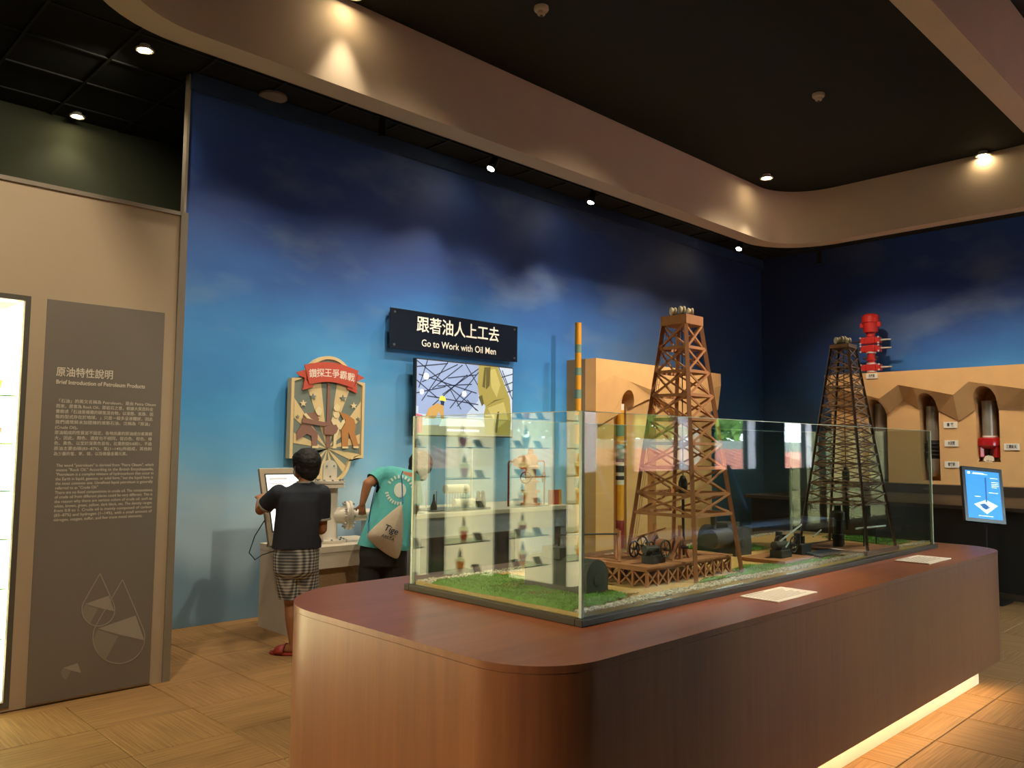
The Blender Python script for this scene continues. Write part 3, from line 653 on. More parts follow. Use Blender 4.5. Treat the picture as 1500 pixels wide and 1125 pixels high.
B().tube([(4.56, 1.96, ZG + .255), (4.80, 2.0, ZG + .275)], .005, 8).build('boom', m_steel, bo)
sl = thing('pipe_rack_model', (4.5, 2.05, ZG), 'low rack of dark pipes on the sand between pump and derrick', 'model pipes')
for q in range(7): B().tube([(4.30 + q * .012, 2.02 + q * .018, ZG + .011), (4.60 + q * .008, 2.03 + q * .018, ZG + .011)], .006, 8).build('pipe', m_iron, sl)
for x in (4.36, 4.56): bar('sleeper', (x, 2.0, ZG + .002), (x, 2.15, ZG + .002), .012, .006, m_wd, sl)
# placards on the counter
m_plac = M('cream placard', '#e9ddc9', .45, var=.02); m_ink = M('grey print', '#8d8273', .6)
for (x0, x1, y0, y1, lb) in ((3.14, 3.49, 1.652, 1.826, 'cream printed placard lying on the counter below the tall brown derrick'), (4.82, 5.17, 1.642, 1.828, 'cream printed placard lying on the counter below the bronze derrick')):
    p = thing('placard', ((x0 + x1) / 2, (y0 + y1) / 2, HC), lb, 'placard')
    B().box(x0, x1, y0, y1, HC + .0005, HC + .006).build('board', m_plac, p, bevel=.0015)
    mb = B()
    for q in range(9):
        yy = y1 - .02 - q * .016; mb.box(x0 + .02, x0 + .02 + (.15 if q == 0 else random.uniform(.24, .30)), yy, yy + (.007 if q == 0 else .004), HC + .006, HC + .0064)
    mb.build('print_lines', m_ink, p)

#@@LEFT
# ================================================================== LEFT PARTITION: info panel + cabinets
ip = thing('info_panel', (1.66, YW, 0), 'tall grey wall panel with white text about crude oil and droplet graphics', 'information panel')
yp = YW - .008
B().box(1.335, 1.995, yp, YW - .0005, .012, 2.265).build('board', M('warm grey panel print', '#7d756a', .5, var=.05, scale=2), ip)
m_txt = M('cream lettering', '#e4d9c4', .6, var=.02); m_dropl = M('light grey print', '#a59a8b', .6, var=.03); m_dropm = M('mid grey print', '#918779', .6, var=.03)
RX, UZ = (1, 0, 0), (0, 0, 1)
p = U(82, 545, 1, yp); q = U(165, 549, 1, yp); text_mesh('heading', '原油特性說明', .058, (p.x, yp - .001, p.z), RX, UZ, m_txt, ip, bold=.012, fit=q.x - p.x)
p = U(82, 558, 1, yp); q = U(212, 564, 1, yp); text_mesh('subheading', 'Brief Introduction of Petroleum Products', .034, (p.x, yp - .001, p.z - .005), RX, UZ, m_txt, ip, bold=.014, fit=q.x - p.x)
ZH = ['「石油」的英文名稱為 Petroleum，是由 Petra Oleum', '而來，原意為 Rock Oil，即岩石之意，根據大英百科全', '書敘述「石油是複雜的碳氫混合物，以液態、氣態、固', '態的型式存在於地球。」只是一般多呈液體狀，因此', '我們通常將未加提煉的液態石油，泛稱為「原油」', '(Crude Oil)。', '原油組成的性質並不固定，各地出產的原油成分差異極', '大，因此，顏色、濃度也不相同，從白色、棕色、綠', '色、黃色、以至於深黑色皆有，比重則從0.8到1。不過', '原油主要由碳(83~87%)、氫(1~14%)所組成，其他則', '為少量的氮、氧、硫，以及微量金屬元素。']
EN = ['The word "petroleum" is derived from "Petra Oleum", which', 'means "Rock Oil." According to the British Encyclopaedia,', '"Petroleum is a complex mixture of hydrocarbons that occur in', 'the Earth in liquid, gaseous, or solid form," but the liquid form is', 'the most common one. Unrefined liquid petroleum is generally', 'referred to as "Crude Oil."', 'There are no fixed compositions in crude oil. The compositions', 'of crude oil from different places could be very different. This is', 'the reason why there are various colors of crude oil, such as', 'white, brown, green, yellow, dark black, etc. The density ranges', 'from 0.8 to 1. Crude oil is mainly composed of carbon', '(83~87%) and hydrogen (1~14%), with a small amount of', 'nitrogen, oxygen, sulfur, and few trace metal elements.']
def para(lines, y0, y1, short, name):
    a = U(80, y0, 1, yp); b = U(76, y1, 1, yp); x1 = U(221, (y0 + y1) / 2, 1, yp).x; W_ = x1 - a.x
    for i, t in enumerate(lines):
        t_ = i / (len(lines) - 1); z = a.z + (b.z - a.z) * t_
        text_mesh('text_line', t, .0235, (a.x + .008, yp - .001, z), RX, UZ, m_txt, ip, bold=.004, fit=W_ * short.get(i, 1), depth=.0003)
para(ZH, 587, 665, {4: .97, 5: .22, 10: .74}, 'zh'); para(EN, 682, 762, {5: .42, 12: .9}, 'en')
def drop(ax_, ay_, cx_, cy_, r_, faint):
    def pt(x, y): return U(x, y, 1, yp)
    out = []; d = math.hypot(ax_ - cx_, ay_ - cy_); ta = math.acos(min(1, r_ / d)); base = math.atan2(ay_ - cy_, ax_ - cx_)
    for i in range(25):
        a = base + ta + (2 * math.pi - 2 * ta) * i / 24; out.append((cx_ + r_ * math.cos(a), cy_ + r_ * math.sin(a)))
    out = [(ax_, ay_)] + out; mb = B(); n = len(out)
    for i in range(n):
        a = out[i]; b = out[(i + 1) % n]; p, q = pt(*a), pt(*b); mb.beam((p.x, yp - .0008, p.z), (q.x, yp - .0008, q.z), .0012, .005, (0, 0, 1))
    if not faint: mb.build('drop_outline', m_dropl, ip)
    def facet(ps, m, dd=.0006): 
        g = [pt(*v) for v in ps]; B().prism([(v.x, yp - .0001, v.z) for v in g], (0, -dd, 0)).build('drop_facet', m, ip)
    L_ = out[len(out) - 2]; Rr = out[3]
    facet([(cx_ - r_ * .8, cy_ - r_ * .35), (cx_ + r_ * .65, cy_ - r_ * .85), (cx_ + r_ * .98, cy_ + r_ * .1), (cx_ + .0, cy_ - r_ * .12)], m_dropl)
    facet([(cx_ - r_ * .82, cy_ - r_ * .3), (cx_ - r_ * .02, cy_ - r_ * .06), (cx_ - r_ * .5, cy_ + r_ * .84), (cx_ - r_ * .85, cy_ + r_ * .5), (cx_ - r_ * .98, cy_ + r_ * .1)], m_dropm)
drop(179.5, 849, 174, 934, 38, False); drop(146.5, 840, 144, 893, 24, False); drop(106, 950, 104, 984, 15, True)
# lit cabinets
m_cab = M('dark grey cabinet frame', '#5c584e', .5, var=.05); m_cream = M('cream backlit lining', '#f4e6bd', .7, var=.02, emit=3.2)
m_shelf = glass_mat('green glass shelf', '#cfe6d4', .05); m_sedge = M('green shelf edge', '#5f9a78', .3)
m_ledc = M('warm white led', '#fff0cc', .5, emit=9, var=0)
SHZ = (1.709, 1.442, 1.18, .915, .645, .375)
m_bglass = glass_mat('bottle glass', '#e8ecd8', .05)
OILS = [('amber', glass_mat('amber oil', '#e08a4a', .04)), ('dark red', glass_mat('dark red oil', '#b8605a', .04)), ('honey coloured', glass_mat('honey oil', '#eab060', .04)), ('black', M('black oil', '#16130f', .2, coat=.5))]
m_stop = M('cut glass stopper', '#9a9780', .15, .3); m_card = M('grey label card', '#7d7a70', .6)
BMESH = {}
BN = ['far-end', 'next-to-far-end', 'middle', 'narrow', 'panel-side']; SN = ['top', 'second', 'third', 'fourth', 'fifth', 'bottom']
def bottle(x, y, z, kind, shelf, bay):
    nm, mo = OILS[kind]
    if kind not in BMESH:
        b = B().lathe((0, 0, 0), [(.024, 0), (.026, .004), (.046, .104), (.046, .111), (.018, .120), (.017, .130)], 14).mesh('glass_body', m_bglass)
        q = .80 + .05 * kind
        l = B().lathe((0, 0, .004), [(.022, 0), (.022 + .018 * q, .095 * q), (.018, .095 * q + .001)], 14).mesh('oil', mo)
        s = B().lathe((0, 0, .130), [(.021, 0), (.021, .007), (.010, .012), (.018, .026), (.012, .040), (.004, .072), (.001, .082)], 10).mesh('stopper', m_stop)
        BMESH[kind] = (b, l, s)
    t = thing('oil_bottle', (x, y, z), 'tapered bottle of %s oil on the %s shelf of the %s lit cabinet' % (nm, SN[shelf], BN[bay]), 'bottle', 'oil sample bottles in the lit cabinets')
    for me, nmx in zip(BMESH[kind], ('glass_body', 'oil', 'stopper')):
        o = bpy.data.objects.new(nmx, me); COL.objects.link(o); o.parent = t
    return t
yb0 = YW + .02; ybk = YW + .42
for bi, (a, b) in enumerate(BAYS):
    c = thing('display_cabinet', ((a + b) / 2, YW + .2, 0), ['lit glass-shelved cabinet at the far end of the cabinet row', 'lit glass-shelved cabinet second from the far end of the row', 'lit glass-shelved cabinet in the middle of the row', 'narrow lit glass-shelved cabinet beside the one next to the info panel', 'lit glass-shelved cabinet of oil bottles beside the grey info panel'][bi], 'cabinet')
    mb = B(); t = .028
    mb.box(a - t, a, YW - .006, ybk, .022, 2.268); mb.box(b, b + t, YW - .006, ybk, .022, 2.268); mb.box(a, b, YW - .006, ybk, CZ1, 2.268); mb.box(a, b, YW - .006, ybk, .022, CZ0)
    mb.build('frame', m_cab, c)
    mb = B(); mb.box(a + .001, b - .001, ybk - .012, ybk - .001, CZ0, CZ1); mb.box(a + .0005, a + .004, YW + .03, ybk - .012, CZ0, CZ1); mb.box(b - .004, b - .0005, YW + .03, ybk - .012, CZ0, CZ1)
    mb.build('lining', m_cream, c)
    mb = B(); mb.box(a + .03, b - .03, YW + .03, YW + .06, CZ1 - .008, CZ1 - .001)
    mb.build('led_strip', m_ledc, c)
    for si, z in enumerate(SHZ):
        sh = B().box(a + .005, b - .005, YW + .07, ybk - .014, z - .004, z + .004).build('shelf', m_shelf, c)
        B().box(a + .005, b - .005, YW + .067, YW + .07, z - .004, z + .004).build('shelf_edge', m_sedge, sh)
        cnt = 2
        for q in range(cnt):
            x = a + (b - a) * (.33 + .45 * q) + random.uniform(-.02, .02)
            bottle(x, YW + .20 + random.uniform(-.02, .03), z + .0045, [0, 1, 2, 0, 1, 3, 2][(bi * 3 + si * 2 + q) % 7], si, bi)
            if q == 0 or bi % 2:
                k = B(); xx = x - .11; T = Matrix.Translation((xx, YW + .12, z + .0065)) @ Matrix.Rotation(R(-35), 4, 'X')
                k.box(-.045, .045, -.002, .002, 0, .075, T); o = k.build('label_card', m_card); tag(o, 'grey label card by the %s bottle, %s shelf, %s lit cabinet' % (OILS[[0, 1, 2, 0, 1, 3, 2][(bi * 3 + si * 2 + q) % 7]][0], SN[si], BN[bi]), 'card', 'label cards in the lit cabinets')
#@@CEILFIX
# ================================================================== CEILING FIXTURES
m_glow = M('glowing lamp lens', '#ffe8bd', .4, emit=60, var=0); m_can = M('dark lamp can', '#22201c', .5, .3); m_ringw = M('pale lamp rim', '#c9c2b2', .5)
def downlight(px, py, label, r=.055, tgt=None, watts=0, ang=70, tilt=None, cat='downlight'):
    p = U(px, py, 2, ZC - .03); c = Vector((p.x, p.y, ZC + .016))
    d = thing('downlight', c, label, cat, None)
    B().lathe((c.x, c.y, ZC + .018), [(r * .7, 0), (r * .75, .028), (r * 1.15, .030), (r * 1.25, .040), (r * 1.12, .046), (r * .85, .042), (r * .8, .03)], 20, (0, 0, -1)).build('housing', m_ringw, d, smooth=True)
    B().lathe((c.x, c.y, ZC - .012), [(r * .74, 0), (r * .74, .01), (r * .5, .016)], 18, (0, 0, -1)).build('lens', m_glow, d, smooth=True)
    if watts:
        s = spot((c.x, c.y, ZC - .05), tgt, watts, ang, .8, .03); s.name = 'bulb'; s.parent = d; s.matrix_parent_inverse = WORLD[d].inverted()
    return d
downlight(212, 75, 'round downlight in the dark ceiling closer to the soffit, left of the mural', watts=55, tgt=(1.6, 8.2, 2.2), ang=130)
downlight(113, 172, 'round downlight in the dark ceiling beside the olive wall', watts=8, tgt=(2.2, 7.9, 0), ang=110)
downlight(1123, 262, 'bright round downlight at the rounded far corner of the soffit', .06, (8.1, 4.45, 0), 70, 60)
downlight(1440, 229, 'bright round downlight by the short end of the soffit', .06, (7.4, 2.3, 0), 40, 46)
downlight(519, -6, 'downlight close to the long soffit face', .06, (2.9, 4.56, 0), 45, 56)
def detector(px, py, label):
    p = U(px, py, 2, ZC - .02); d = thing('smoke_detector', (p.x, p.y, ZC), label, 'smoke detector')
    B().lathe((p.x, p.y, ZC + .019), [(.05, 0), (.052, .02), (.045, .032), (.03, .034), (.028, .055), (.02, .062)], 20, (0, 0, -1)).build('body', M('cream detector plastic', '#b5a48f', .5), d, smooth=True)
    B().lathe((p.x, p.y, ZC - .043), [(.010, 0), (.010, .008)], 12, (0, 0, -1)).build('sensor', M('dark sensor', '#3a342c', .5), d)
detector(793, 18, 'round cream smoke detector on the black ceiling close to the long soffit side'); detector(1199, 144, 'round smoke detector on the black ceiling between the two bright downlights')
p = U(400, 143, 2, ZC - .01)
sp = thing('ceiling_speaker', (p.x, p.y, ZC), 'large round pale ceiling speaker near the mural', 'speaker')
B().lathe((p.x, p.y, ZC + .019), [(.10, 0), (.118, .012), (.12, .03), (.112, .034)], 32, (0, 0, -1)).build('rim', M('pale speaker rim', '#8f7f72', .6), sp, smooth=True)
B().lathe((p.x, p.y, ZC - .0155), [(.108, 0), (.06, .004), (.01, .006)], 32, (0, 0, -1)).build('grille', M('pale speaker grille', '#9a8a7c', .7, bump=.3, scale=200), sp, smooth=True)
# wall washer track heads between soffit and mural
def tracklight(px, py, label, aim):
    p = U(px, py, 2, ZC - .16); t = thing('track_spotlight', (p.x, p.y, ZC), label, 'spotlight')
    B().box(p.x - .10, p.x + .10, p.y - .02, p.y + .02, ZC - .01, ZC + .018).build('track_adapter', m_can, t)
    B().tube([(p.x, p.y, ZC - .01), (p.x, p.y, ZC - .10)], .008, 8).build('stem', m_can, t)
    c = Vector((p.x, p.y, ZC - .12)); ax = (Vector(aim) - c).normalized()
    h = B().tube([c - ax * .07, c + ax * .06], [.038, .046], 16).build('head', m_can, t, smooth=True)
    B().tube([c + ax * .058, c + ax * .064], .038, 16).build('lens', m_glow, h)
    s_ = spot(c + ax * .08, aim, 70, 62, .9, .03); s_.name = 'bulb'; s_.parent = h
tracklight(722, 246, 'small track spotlight above the mural over the dark sign', (4.2, 6.35, 1.4)); tracklight(867, 295, 'small track spotlight above the mural over the first rock exhibit', (6.2, 6.3, 1.2)); tracklight(1084, 364, 'small track spotlight above the mural close to the room corner', (8.9, 6.1, 1.8))
for px, py, lb in ((560, 190, 'unlit black track spotlight near the ceiling speaker'), (1200, 380, 'unlit black track spotlight at the room corner'), (1308, 366, 'unlit black track spotlight over the second rock exhibit')):
    p = U(px, py, 2, ZC - .12); t = thing('track_spotlight', (p.x, p.y, ZC), lb, 'spotlight')
    B().box(p.x - .08, p.x + .08, p.y - .02, p.y + .02, ZC - .01, ZC + .018).build('track_adapter', m_can, t); B().tube([(p.x, p.y, ZC - .01), (p.x, p.y, ZC - .19)], [.03, .04], 14).build('head', m_can, t)

#@@WALLTHINGS
# ================================================================== SIGN, TV, PLAQUE ON MURAL WALL
m_nav = M('navy sign acrylic', '#141b2c', .25, var=.05); m_cap = M('steel cap', '#9a9a98', .3, .9)
sg = thing('hanging_sign', (5.58, YB - .06, 2.6), 'dark navy sign plate with white Chinese and English lettering', 'sign'); ys = YB - .075
sx0, sx1, sz0, sz1 = 4.66, 6.40, 2.395, 2.795
B().box(sx0, sx1, ys, ys + .012, sz0, sz1).build('plate', m_nav, sg, bevel=.002)
for x in (sx0 + .05, sx1 - .05):
    for z in (sz0 + .04, sz1 - .04):
        B().tube([(x, ys - .008, z), (x, YB - .001, z)], .012, 12).build('standoff', m_cap, sg)
m_sgt = M('ivory sign lettering', '#f1e9d8', .6, var=.02, emit=.15)
text_mesh('lettering', '跟著油人上工去', .17, ((sx0 + sx1) / 2 + .02, ys - .002, sz0 + .262), RX, UZ, m_sgt, sg, 'CENTER', .012, fit=1.13)
text_mesh('lettering', 'Go to Work with Oil Men', .10, ((sx0 + sx1) / 2 + .03, ys - .002, sz0 + .085), RX, UZ, m_sgt, sg, 'CENTER', .005, fit=1.02)
tv = thing('wall_television', (5.6, YB - .1, 1.55), 'wall television showing workers in a yellow-lit steel shed', 'television')
tx0, tx1, tz0, tz1 = 4.925, 6.265, 1.552, 2.318; yt = YB - .15
B().box(tx0, tx1, yt, yt + .05, tz0, tz1).build('casing', M('dark tv casing', '#2a2a2c', .35), tv, bevel=.004)
B().box(5.3, 5.9, yt + .05, YB - .001, 1.75, 2.1).build('wall_mount', m_iron, tv)
def E_(n, h, s): return M('screen ' + n, h, .5, emit=s, var=.06, scale=30)
scr = [E_('pale blue', '#b4c4dc', .45), E_('steel shadow', '#2c3654', .2), E_('yellow overall', '#a59a52', .3), E_('dark fold', '#6a6338', .2), E_('white glow', '#f4f8ff', .8), E_('helmet', '#dcd050', .5), E_('floor', '#a39c8c', .3), E_('red fence', '#c8687a', .35), E_('blue mid', '#8fa3cc', .4), E_('light fold', '#bdb36c', .35), E_('table', '#d8dce0', .5), E_('tan shirt', '#c09a58', .35)]
mb = B(); yt2 = yt - .0015
def q3(u, v, o=0): return (tx0 + .012 + (tx1 - tx0 - .024) * u, yt2 - o, tz0 + .012 + (tz1 - tz0 - .024) * v)
def poly(mi, pts, o): mb.mi = mi; mb.prism([q3(u, v, o) for u, v in pts], (0, -.0003, 0))
poly(0, [(0, 0), (1, 0), (1, 1), (0, 1)], 0)
poly(8, [(0, .38), (.5, .30), (.62, .5), (.62, 1), (0, 1)], .0004)
for a, b in (((.0, .98), (.62, .35)), ((.1, 1), (.02, .62)), ((.3, 1), (.05, .45)), ((.02, .80), (.60, .60)), ((.25, .55), (.62, .95)), ((.12, .35), (.5, .85)), ((.48, 1), (.62, .70)), ((.45, .98), (.15, .62)), ((.84, 1), (1, .55)), ((.86, .85), (1, .92)), ((.84, .7), (1, .8)), ((.62, .9), (.3, .32)), ((.0, .55), (.28, .66)), ((.2, .66), (.55, .72)), ((.4, .4), (.55, .62)), ((0, .9), (.3, .98)), ((.05, .7), (.4, .98)), ((.3, .78), (.6, .86)), ((.1, .52), (.62, .44)), ((.33, .62), (.44, .36)), ((.5, .5), (.6, .36)), ((.0, .72), (.2, .5)), ((.88, .96), (.98, .64)), ((.86, .6), (1, .68))):
    mb.mi = 1; p0, p1 = q3(*a, .0008), q3(*b, .0008); mb.beam(p0, p1, .0004, .011, (0, 0, 1))
for c, r_ in (((.09, .78), .045), ((.05, .57), .035), ((.47, .58), .04)):
    poly(4, [(c[0] + r_ * .57 * math.cos(k * .5236), c[1] + r_ * math.sin(k * .5236)) for k in range(12)], .0012)
poly(6, [(0, 0), (1, 0), (1, .10), (.55, .16), (0, .12)], .0012); poly(7, [(0, .02), (.06, .02), (.06, .26), (0, .28)], .0016); poly(10, [(.22, .12), (.70, .13), (.66, .22), (.25, .22)], .0016); poly(8, [(.02, .28), (.5, .24), (.5, .34), (.02, .42)], .0010)
poly(2, [(.62, 1), (.83, 1), (.90, .78), (.97, .55), (.99, .25), (.97, .02), (.70, .02), (.68, .3), (.70, .42), (.63, .55), (.61, .7)], .002)
poly(3, [(.70, .98), (.75, .99), (.74, .72), (.70, .66)], .0024); poly(3, [(.68, .40), (.80, .52), (.92, .56), (.80, .50)], .0024); poly(3, [(.62, .55), (.66, .42), (.68, .46), (.66, .58)], .0024)
poly(9, [(.74, .95), (.80, .97), (.86, .75), (.82, .56), (.76, .70)], .0024); poly(9, [(.72, .40), (.90, .50), (.95, .25), (.84, .12)], .0022); poly(3, [(.66, .70), (.68, .98), (.70, .98), (.69, .68)], .0024); poly(3, [(.80, .05), (.83, .35), (.85, .36), (.83, .05)], .0026); poly(11, [(.08, .22), (.12, .36), (.20, .43), (.26, .40), (.27, .22), (.24, .22), (.22, .32), (.18, .22)], .002)
poly(5, [(.215, .47), (.225, .52), (.25, .535), (.28, .51), (.285, .46)], .0022); poly(1, [(.23, .47), (.27, .46), (.265, .40), (.235, .41)], .0021)
for q in range(14): poly(4, [(.30 + q * .024, .055), (.318 + q * .024, .055), (.318 + q * .024, .085), (.30 + q * .024, .085)], .003)
mb.build('screen_image', scr, tv)
# shield plaque
pq = thing('shield_plaque', (4.0, YB - .05, 1.1), 'cut-out shield plaque of three drill workers with a red ribbon title', 'plaque')
yq = YB - .10
pxm = lambda x, y, dy=0: (lambda g: Vector((g.x, yq - dy, g.z)))(U(x, y, 1, yq))
m_pcr = M('cream plaque board', '#dcc492', .6, var=.05); m_pgr = M('slate plaque ray', '#76827a', .6, var=.05); m_pred = M('red ribbon', '#c6513f', .55, var=.05); m_pbr = M('mauve worker', '#8e675a', .6, var=.05); m_por = M('ochre worker', '#b9804a', .6, var=.05); m_pli = M('cream worker', '#e6d4a8', .6, var=.05)
QX0, QX1, QZ0, QZ1 = 3.60, 4.36, 1.335, 2.035; qc = 3.98
def arc(cx, cz, r, a0, a1, n=14): return [(cx + r * math.cos(R(a0 + (a1 - a0) * i / n)), cz + r * math.sin(R(a0 + (a1 - a0) * i / n))) for i in range(n + 1)]
def outline(g):
    top = arc(qc, 2.0, .255 - g, 170, 10) if g == 0 else arc(qc, 2.0, .255 - g, 165, 15)
    bot = arc(qc, 1.335, .245 - g, 0 if g == 0 else -8, -180 if g == 0 else -172)
    z0 = QZ0 + g
    return [(QX0 + g, QZ1 - g)] + top + [(QX1 - g, QZ1 - g), (QX1 - g, z0)] + [(x, min(z, z0 if g == 0 else z0)) for x, z in bot] + [(QX0 + g, z0)]
B().prism([(x, yq + .05, z) for x, z in outline(0)], (0, -.05, 0)).build('backing_board', m_pcr, pq)
inn = outline(.035)
B().prism([(x, yq + .001, z) for x, z in inn], (0, -.004, 0)).build('ray_field', m_pgr, pq)
# cream rays clipped to the field via bisect wedge
c0 = Vector((qc, 0, 1.42))
for a in range(-165, 200, 30):
    far = 1.0; pts = [(qc, 1.42)]
    def hit(ang):
        d = (math.cos(R(ang)), math.sin(R(ang))); t = .02
        while t < 1.2 and inside((qc + d[0] * t, 1.42 + d[1] * t), inn): t += .004
        return (qc + d[0] * (t - .006), 1.42 + d[1] * (t - .006))
    pts += [hit(a - 7 + k * 2) for k in range(8)]
    B().prism([(x, yq - .003, z) for x, z in pts], (0, -.003, 0)).build('ray', m_pcr, pq)
mb = B(); oo = outline(.0); oi_ = outline(.028)
def rimseg(a, b, c, d): mb.prism([(a[0], yq, a[1]), (b[0], yq, b[1]), (c[0], yq, c[1]), (d[0], yq, d[1])], (0, -.016, 0))
for i in range(len(oo)):
    j = (i + 1) % len(oo)
    if (Vector(oo[i]) - Vector(oo[j])).length > .001: rimseg(oo[i], oo[j], oi_[j], oi_[i])
mb.build('rim', m_pcr, pq)
def plq(name, mat, pts, lift, th=.006):   # crop coordinates of the plaque picture (410,510 origin, 5.357 px per px)
    g = [pxm(410 + x / 5.357, 510 + y / 5.357) for x, y in pts]
    return B().prism([(v.x, yq - lift, v.z) for v in g], (0, -th, 0)).build(name, mat, pq)
plq('drill_pipe', m_pbr, [(368, 270), (388, 270), (388, 780), (355, 780)], .010)
def star(cx, cy, r, m):
    plq('star', m, [(cx + (r if k % 2 == 0 else r * .42) * math.sin(k * math.pi / 5), cy - (r if k % 2 == 0 else r * .42) * math.cos(k * math.pi / 5)) for k in range(10)], .008)
star(178, 433, 30, m_pli); star(255, 382, 28, m_pgr); star(490, 394, 27, m_pgr); star(574, 452, 28, m_pli); star(135, 538, 16, m_pgr); star(608, 556, 16, m_pgr)
# workers
plq('worker', m_pbr, [(178, 515), (270, 500), (300, 560), (285, 590), (240, 595), (240, 620), (290, 665), (285, 765), (245, 768), (240, 690), (205, 672), (125, 722), (125, 660), (165, 600), (180, 560)], .012)
plq('worker_arm', m_pli, [(175, 520), (195, 510), (235, 555), (290, 575), (285, 590), (225, 578)], .018)
plq('worker_head', m_pli, [(270, 500), (285, 525), (308, 528), (318, 500), (320, 480), (300, 462), (280, 466), (268, 485)], .018)
plq('worker_boot', m_pli, [(243, 767), (290, 767), (292, 784), (243, 784)], .018)
plq('worker', m_por, [(460, 500), (520, 520), (575, 560), (588, 610), (580, 660), (610, 770), (570, 770), (545, 700), (530, 660), (525, 770), (480, 772), (475, 640), (500, 600), (510, 560), (490, 560)], .012)
plq('worker_head', m_pli, [(412, 470), (420, 490), (445, 495), (460, 480), (462, 455), (440, 437), (420, 442)], .018)
plq('worker', m_pli, [(400, 540), (430, 540), (465, 585), (455, 650), (435, 690), (428, 775), (408, 775), (412, 690), (425, 640), (405, 600), (392, 570)], .018)
plq('worker_head', m_pli, [(405, 520), (415, 545), (440, 548), (455, 525), (450, 505), (425, 498), (408, 505)], .024)
plq('worker_arm', m_pli, [(495, 560), (500, 580), (465, 640), (448, 635), (455, 610), (478, 565)], .022)
for a in ((478, 772, 525, 786), (565, 770, 606, 784), (402, 772, 432, 786)): plq('worker_boot', m_pli, [(a[0], a[1]), (a[2], a[1]), (a[2], a[3]), (a[0], a[3])], .020)
plq('wrench', m_pbr, [(165, 550), (190, 548), (330, 580), (390, 575), (395, 600), (330, 612), (160, 585)], .022)
plq('drill_table', m_pbr, [(335, 620), (370, 605), (430, 600), (445, 630), (430, 665), (400, 680), (335, 678)], .022)
def ribbon(pts, m, lift): plq('ribbon', m, pts, lift, .010)
ribbon([(118, 190), (185, 172), (200, 240), (140, 215)], m_pred, .016); ribbon([(600, 205), (652, 236), (590, 265), (585, 280)], m_pred, .016)
ribbon([(185, 230), (215, 285), (255, 292), (250, 305), (168, 330)], m_pred, .018); ribbon([(515, 318), (520, 300), (560, 318), (590, 270), (592, 358)], m_pred, .018)
up_ = [(178 + (600 - 178) * t, 132 + 48 * t - 42 * math.sin(math.pi * t)) for t in [i / 12 for i in range(13)]]
lo_ = [(215 + (560 - 215) * t, 285 + 32 * t - 34 * math.sin(math.pi * t)) for t in [i / 12 for i in range(13)]]
ribbon(up_ + lo_[::-1], m_pred, .026)
m_pwh = M('white ribbon lettering', '#f4eee0', .6, var=.02)
for i, ch in enumerate('鑽探王爭霸戰'):
    x = 243 + i * 59.5; t = (x - 215) / 345; y = 205 + 34 * t - 22 * math.sin(math.pi * t) + 2; g = pxm(410 + x / 5.357, 510 + y / 5.357)
    text_mesh('lettering', ch, .082, (g.x, yq - .0365, g.z), (1, 0, .10 - .20 * t), (-.10 + .2 * t, 0, 1), m_pwh, pq, 'CENTER', .004)
for dx in (-.2, .2): B().box(qc + dx - .03, qc + dx + .03, yq + .05, YB - .001, 1.5, 1.9).build('spacer', m_iron, pq)

#@@TABLES
# ================================================================== EXHIBIT TABLES
m_tab = M('warm white table laminate', '#d3c6b0', .5, var=.04); m_pipe = M('cream enamel pipe', '#d9d0be', .35, var=.05, coat=.2); m_wick = M('woven wicker panel', '#a68d68', .8, var=.3, scale=60, bump=.4)
TX0, TX1, TY0, TY1, TZ = 3.24, 4.15, 5.64, 6.20, .66
tb = thing('pipe_exhibit_table', (3.7, 5.9, 0), 'white boxy table carrying the cream pipe exhibit', 'table')
B().box(TX0, TX1, TY0, TY1, TZ - .05, TZ).build('table_top', m_tab, tb, bevel=.003)
B().box(TX0 + .002, TX0 + .2, TY0 + .005, TY1 - .005, 0, TZ - .05).build('side_panel', m_tab, tb); B().box(TX1 - .12, TX1 - .002, TY0 + .005, TY1 - .005, 0, TZ - .05).build('side_panel', m_tab, tb)
B().box(TX0 + .2, TX1 - .12, TY0 + .005, TY0 + .03, TZ - .17, TZ - .05).build('apron', m_tab, tb); B().box(TX0 + .2, TX1 - .12, TY0 + .06, TY0 + .08, 0.02, TZ - .17).build('wicker_panel', m_wick, tb)
pc = U(480, 803, 1, 5.90); PX, PY = pc.x, 5.90
pa = thing('pipe_exhibit', (PX, PY, TZ), 'cream flanged pipe with side branch standing on the white table', 'pipe fitting')
B().lathe((PX, PY, TZ + .001), [(.15, 0), (.15, .022), (.085, .026), (.072, .05), (.070, .36), (.072, .44), (.125, .445), (.125, .468), (.118, .47), (.118, .476), (.128, .48), (.128, .50)], 32).build('standpipe', m_pipe, pa, smooth=True)
for k in range(10):
    a = 2 * math.pi * k / 10
    for zz, rr in ((TZ + .46, .108), (TZ + .018, .125)):
        B().tube([(PX + rr * math.cos(a), PY + rr * math.sin(a), zz + .001), (PX + rr * math.cos(a), PY + rr * math.sin(a), zz + (.052 if rr < .12 else .016))], .009, 6).build('bolt', m_cap, pa)
pl = [(PX + .065 * x, PY, z) for x, z in ((-1, TZ + .50), (1, TZ + .50), (1, TZ + .60))] + [(PX + .065 * math.cos(R(a)), PY, TZ + .605 + .065 * math.sin(R(a))) for a in range(0, 181, 18)]
B().prism([(x, y - .008, z) for x, y, z in pl], (0, .016, 0)).build('top_plate', m_pipe, pa)
for x, z in ((-.035, .62), (.035, .62), (0, .535)): B().tube([(PX + x, PY - .013, TZ + z), (PX + x, PY - .006, TZ + z)], .008, 10).build('bolt', m_cap, pa)
bd = Vector((.93, -.36, 0)).normalized(); bc = Vector((PX, PY, TZ + .215))
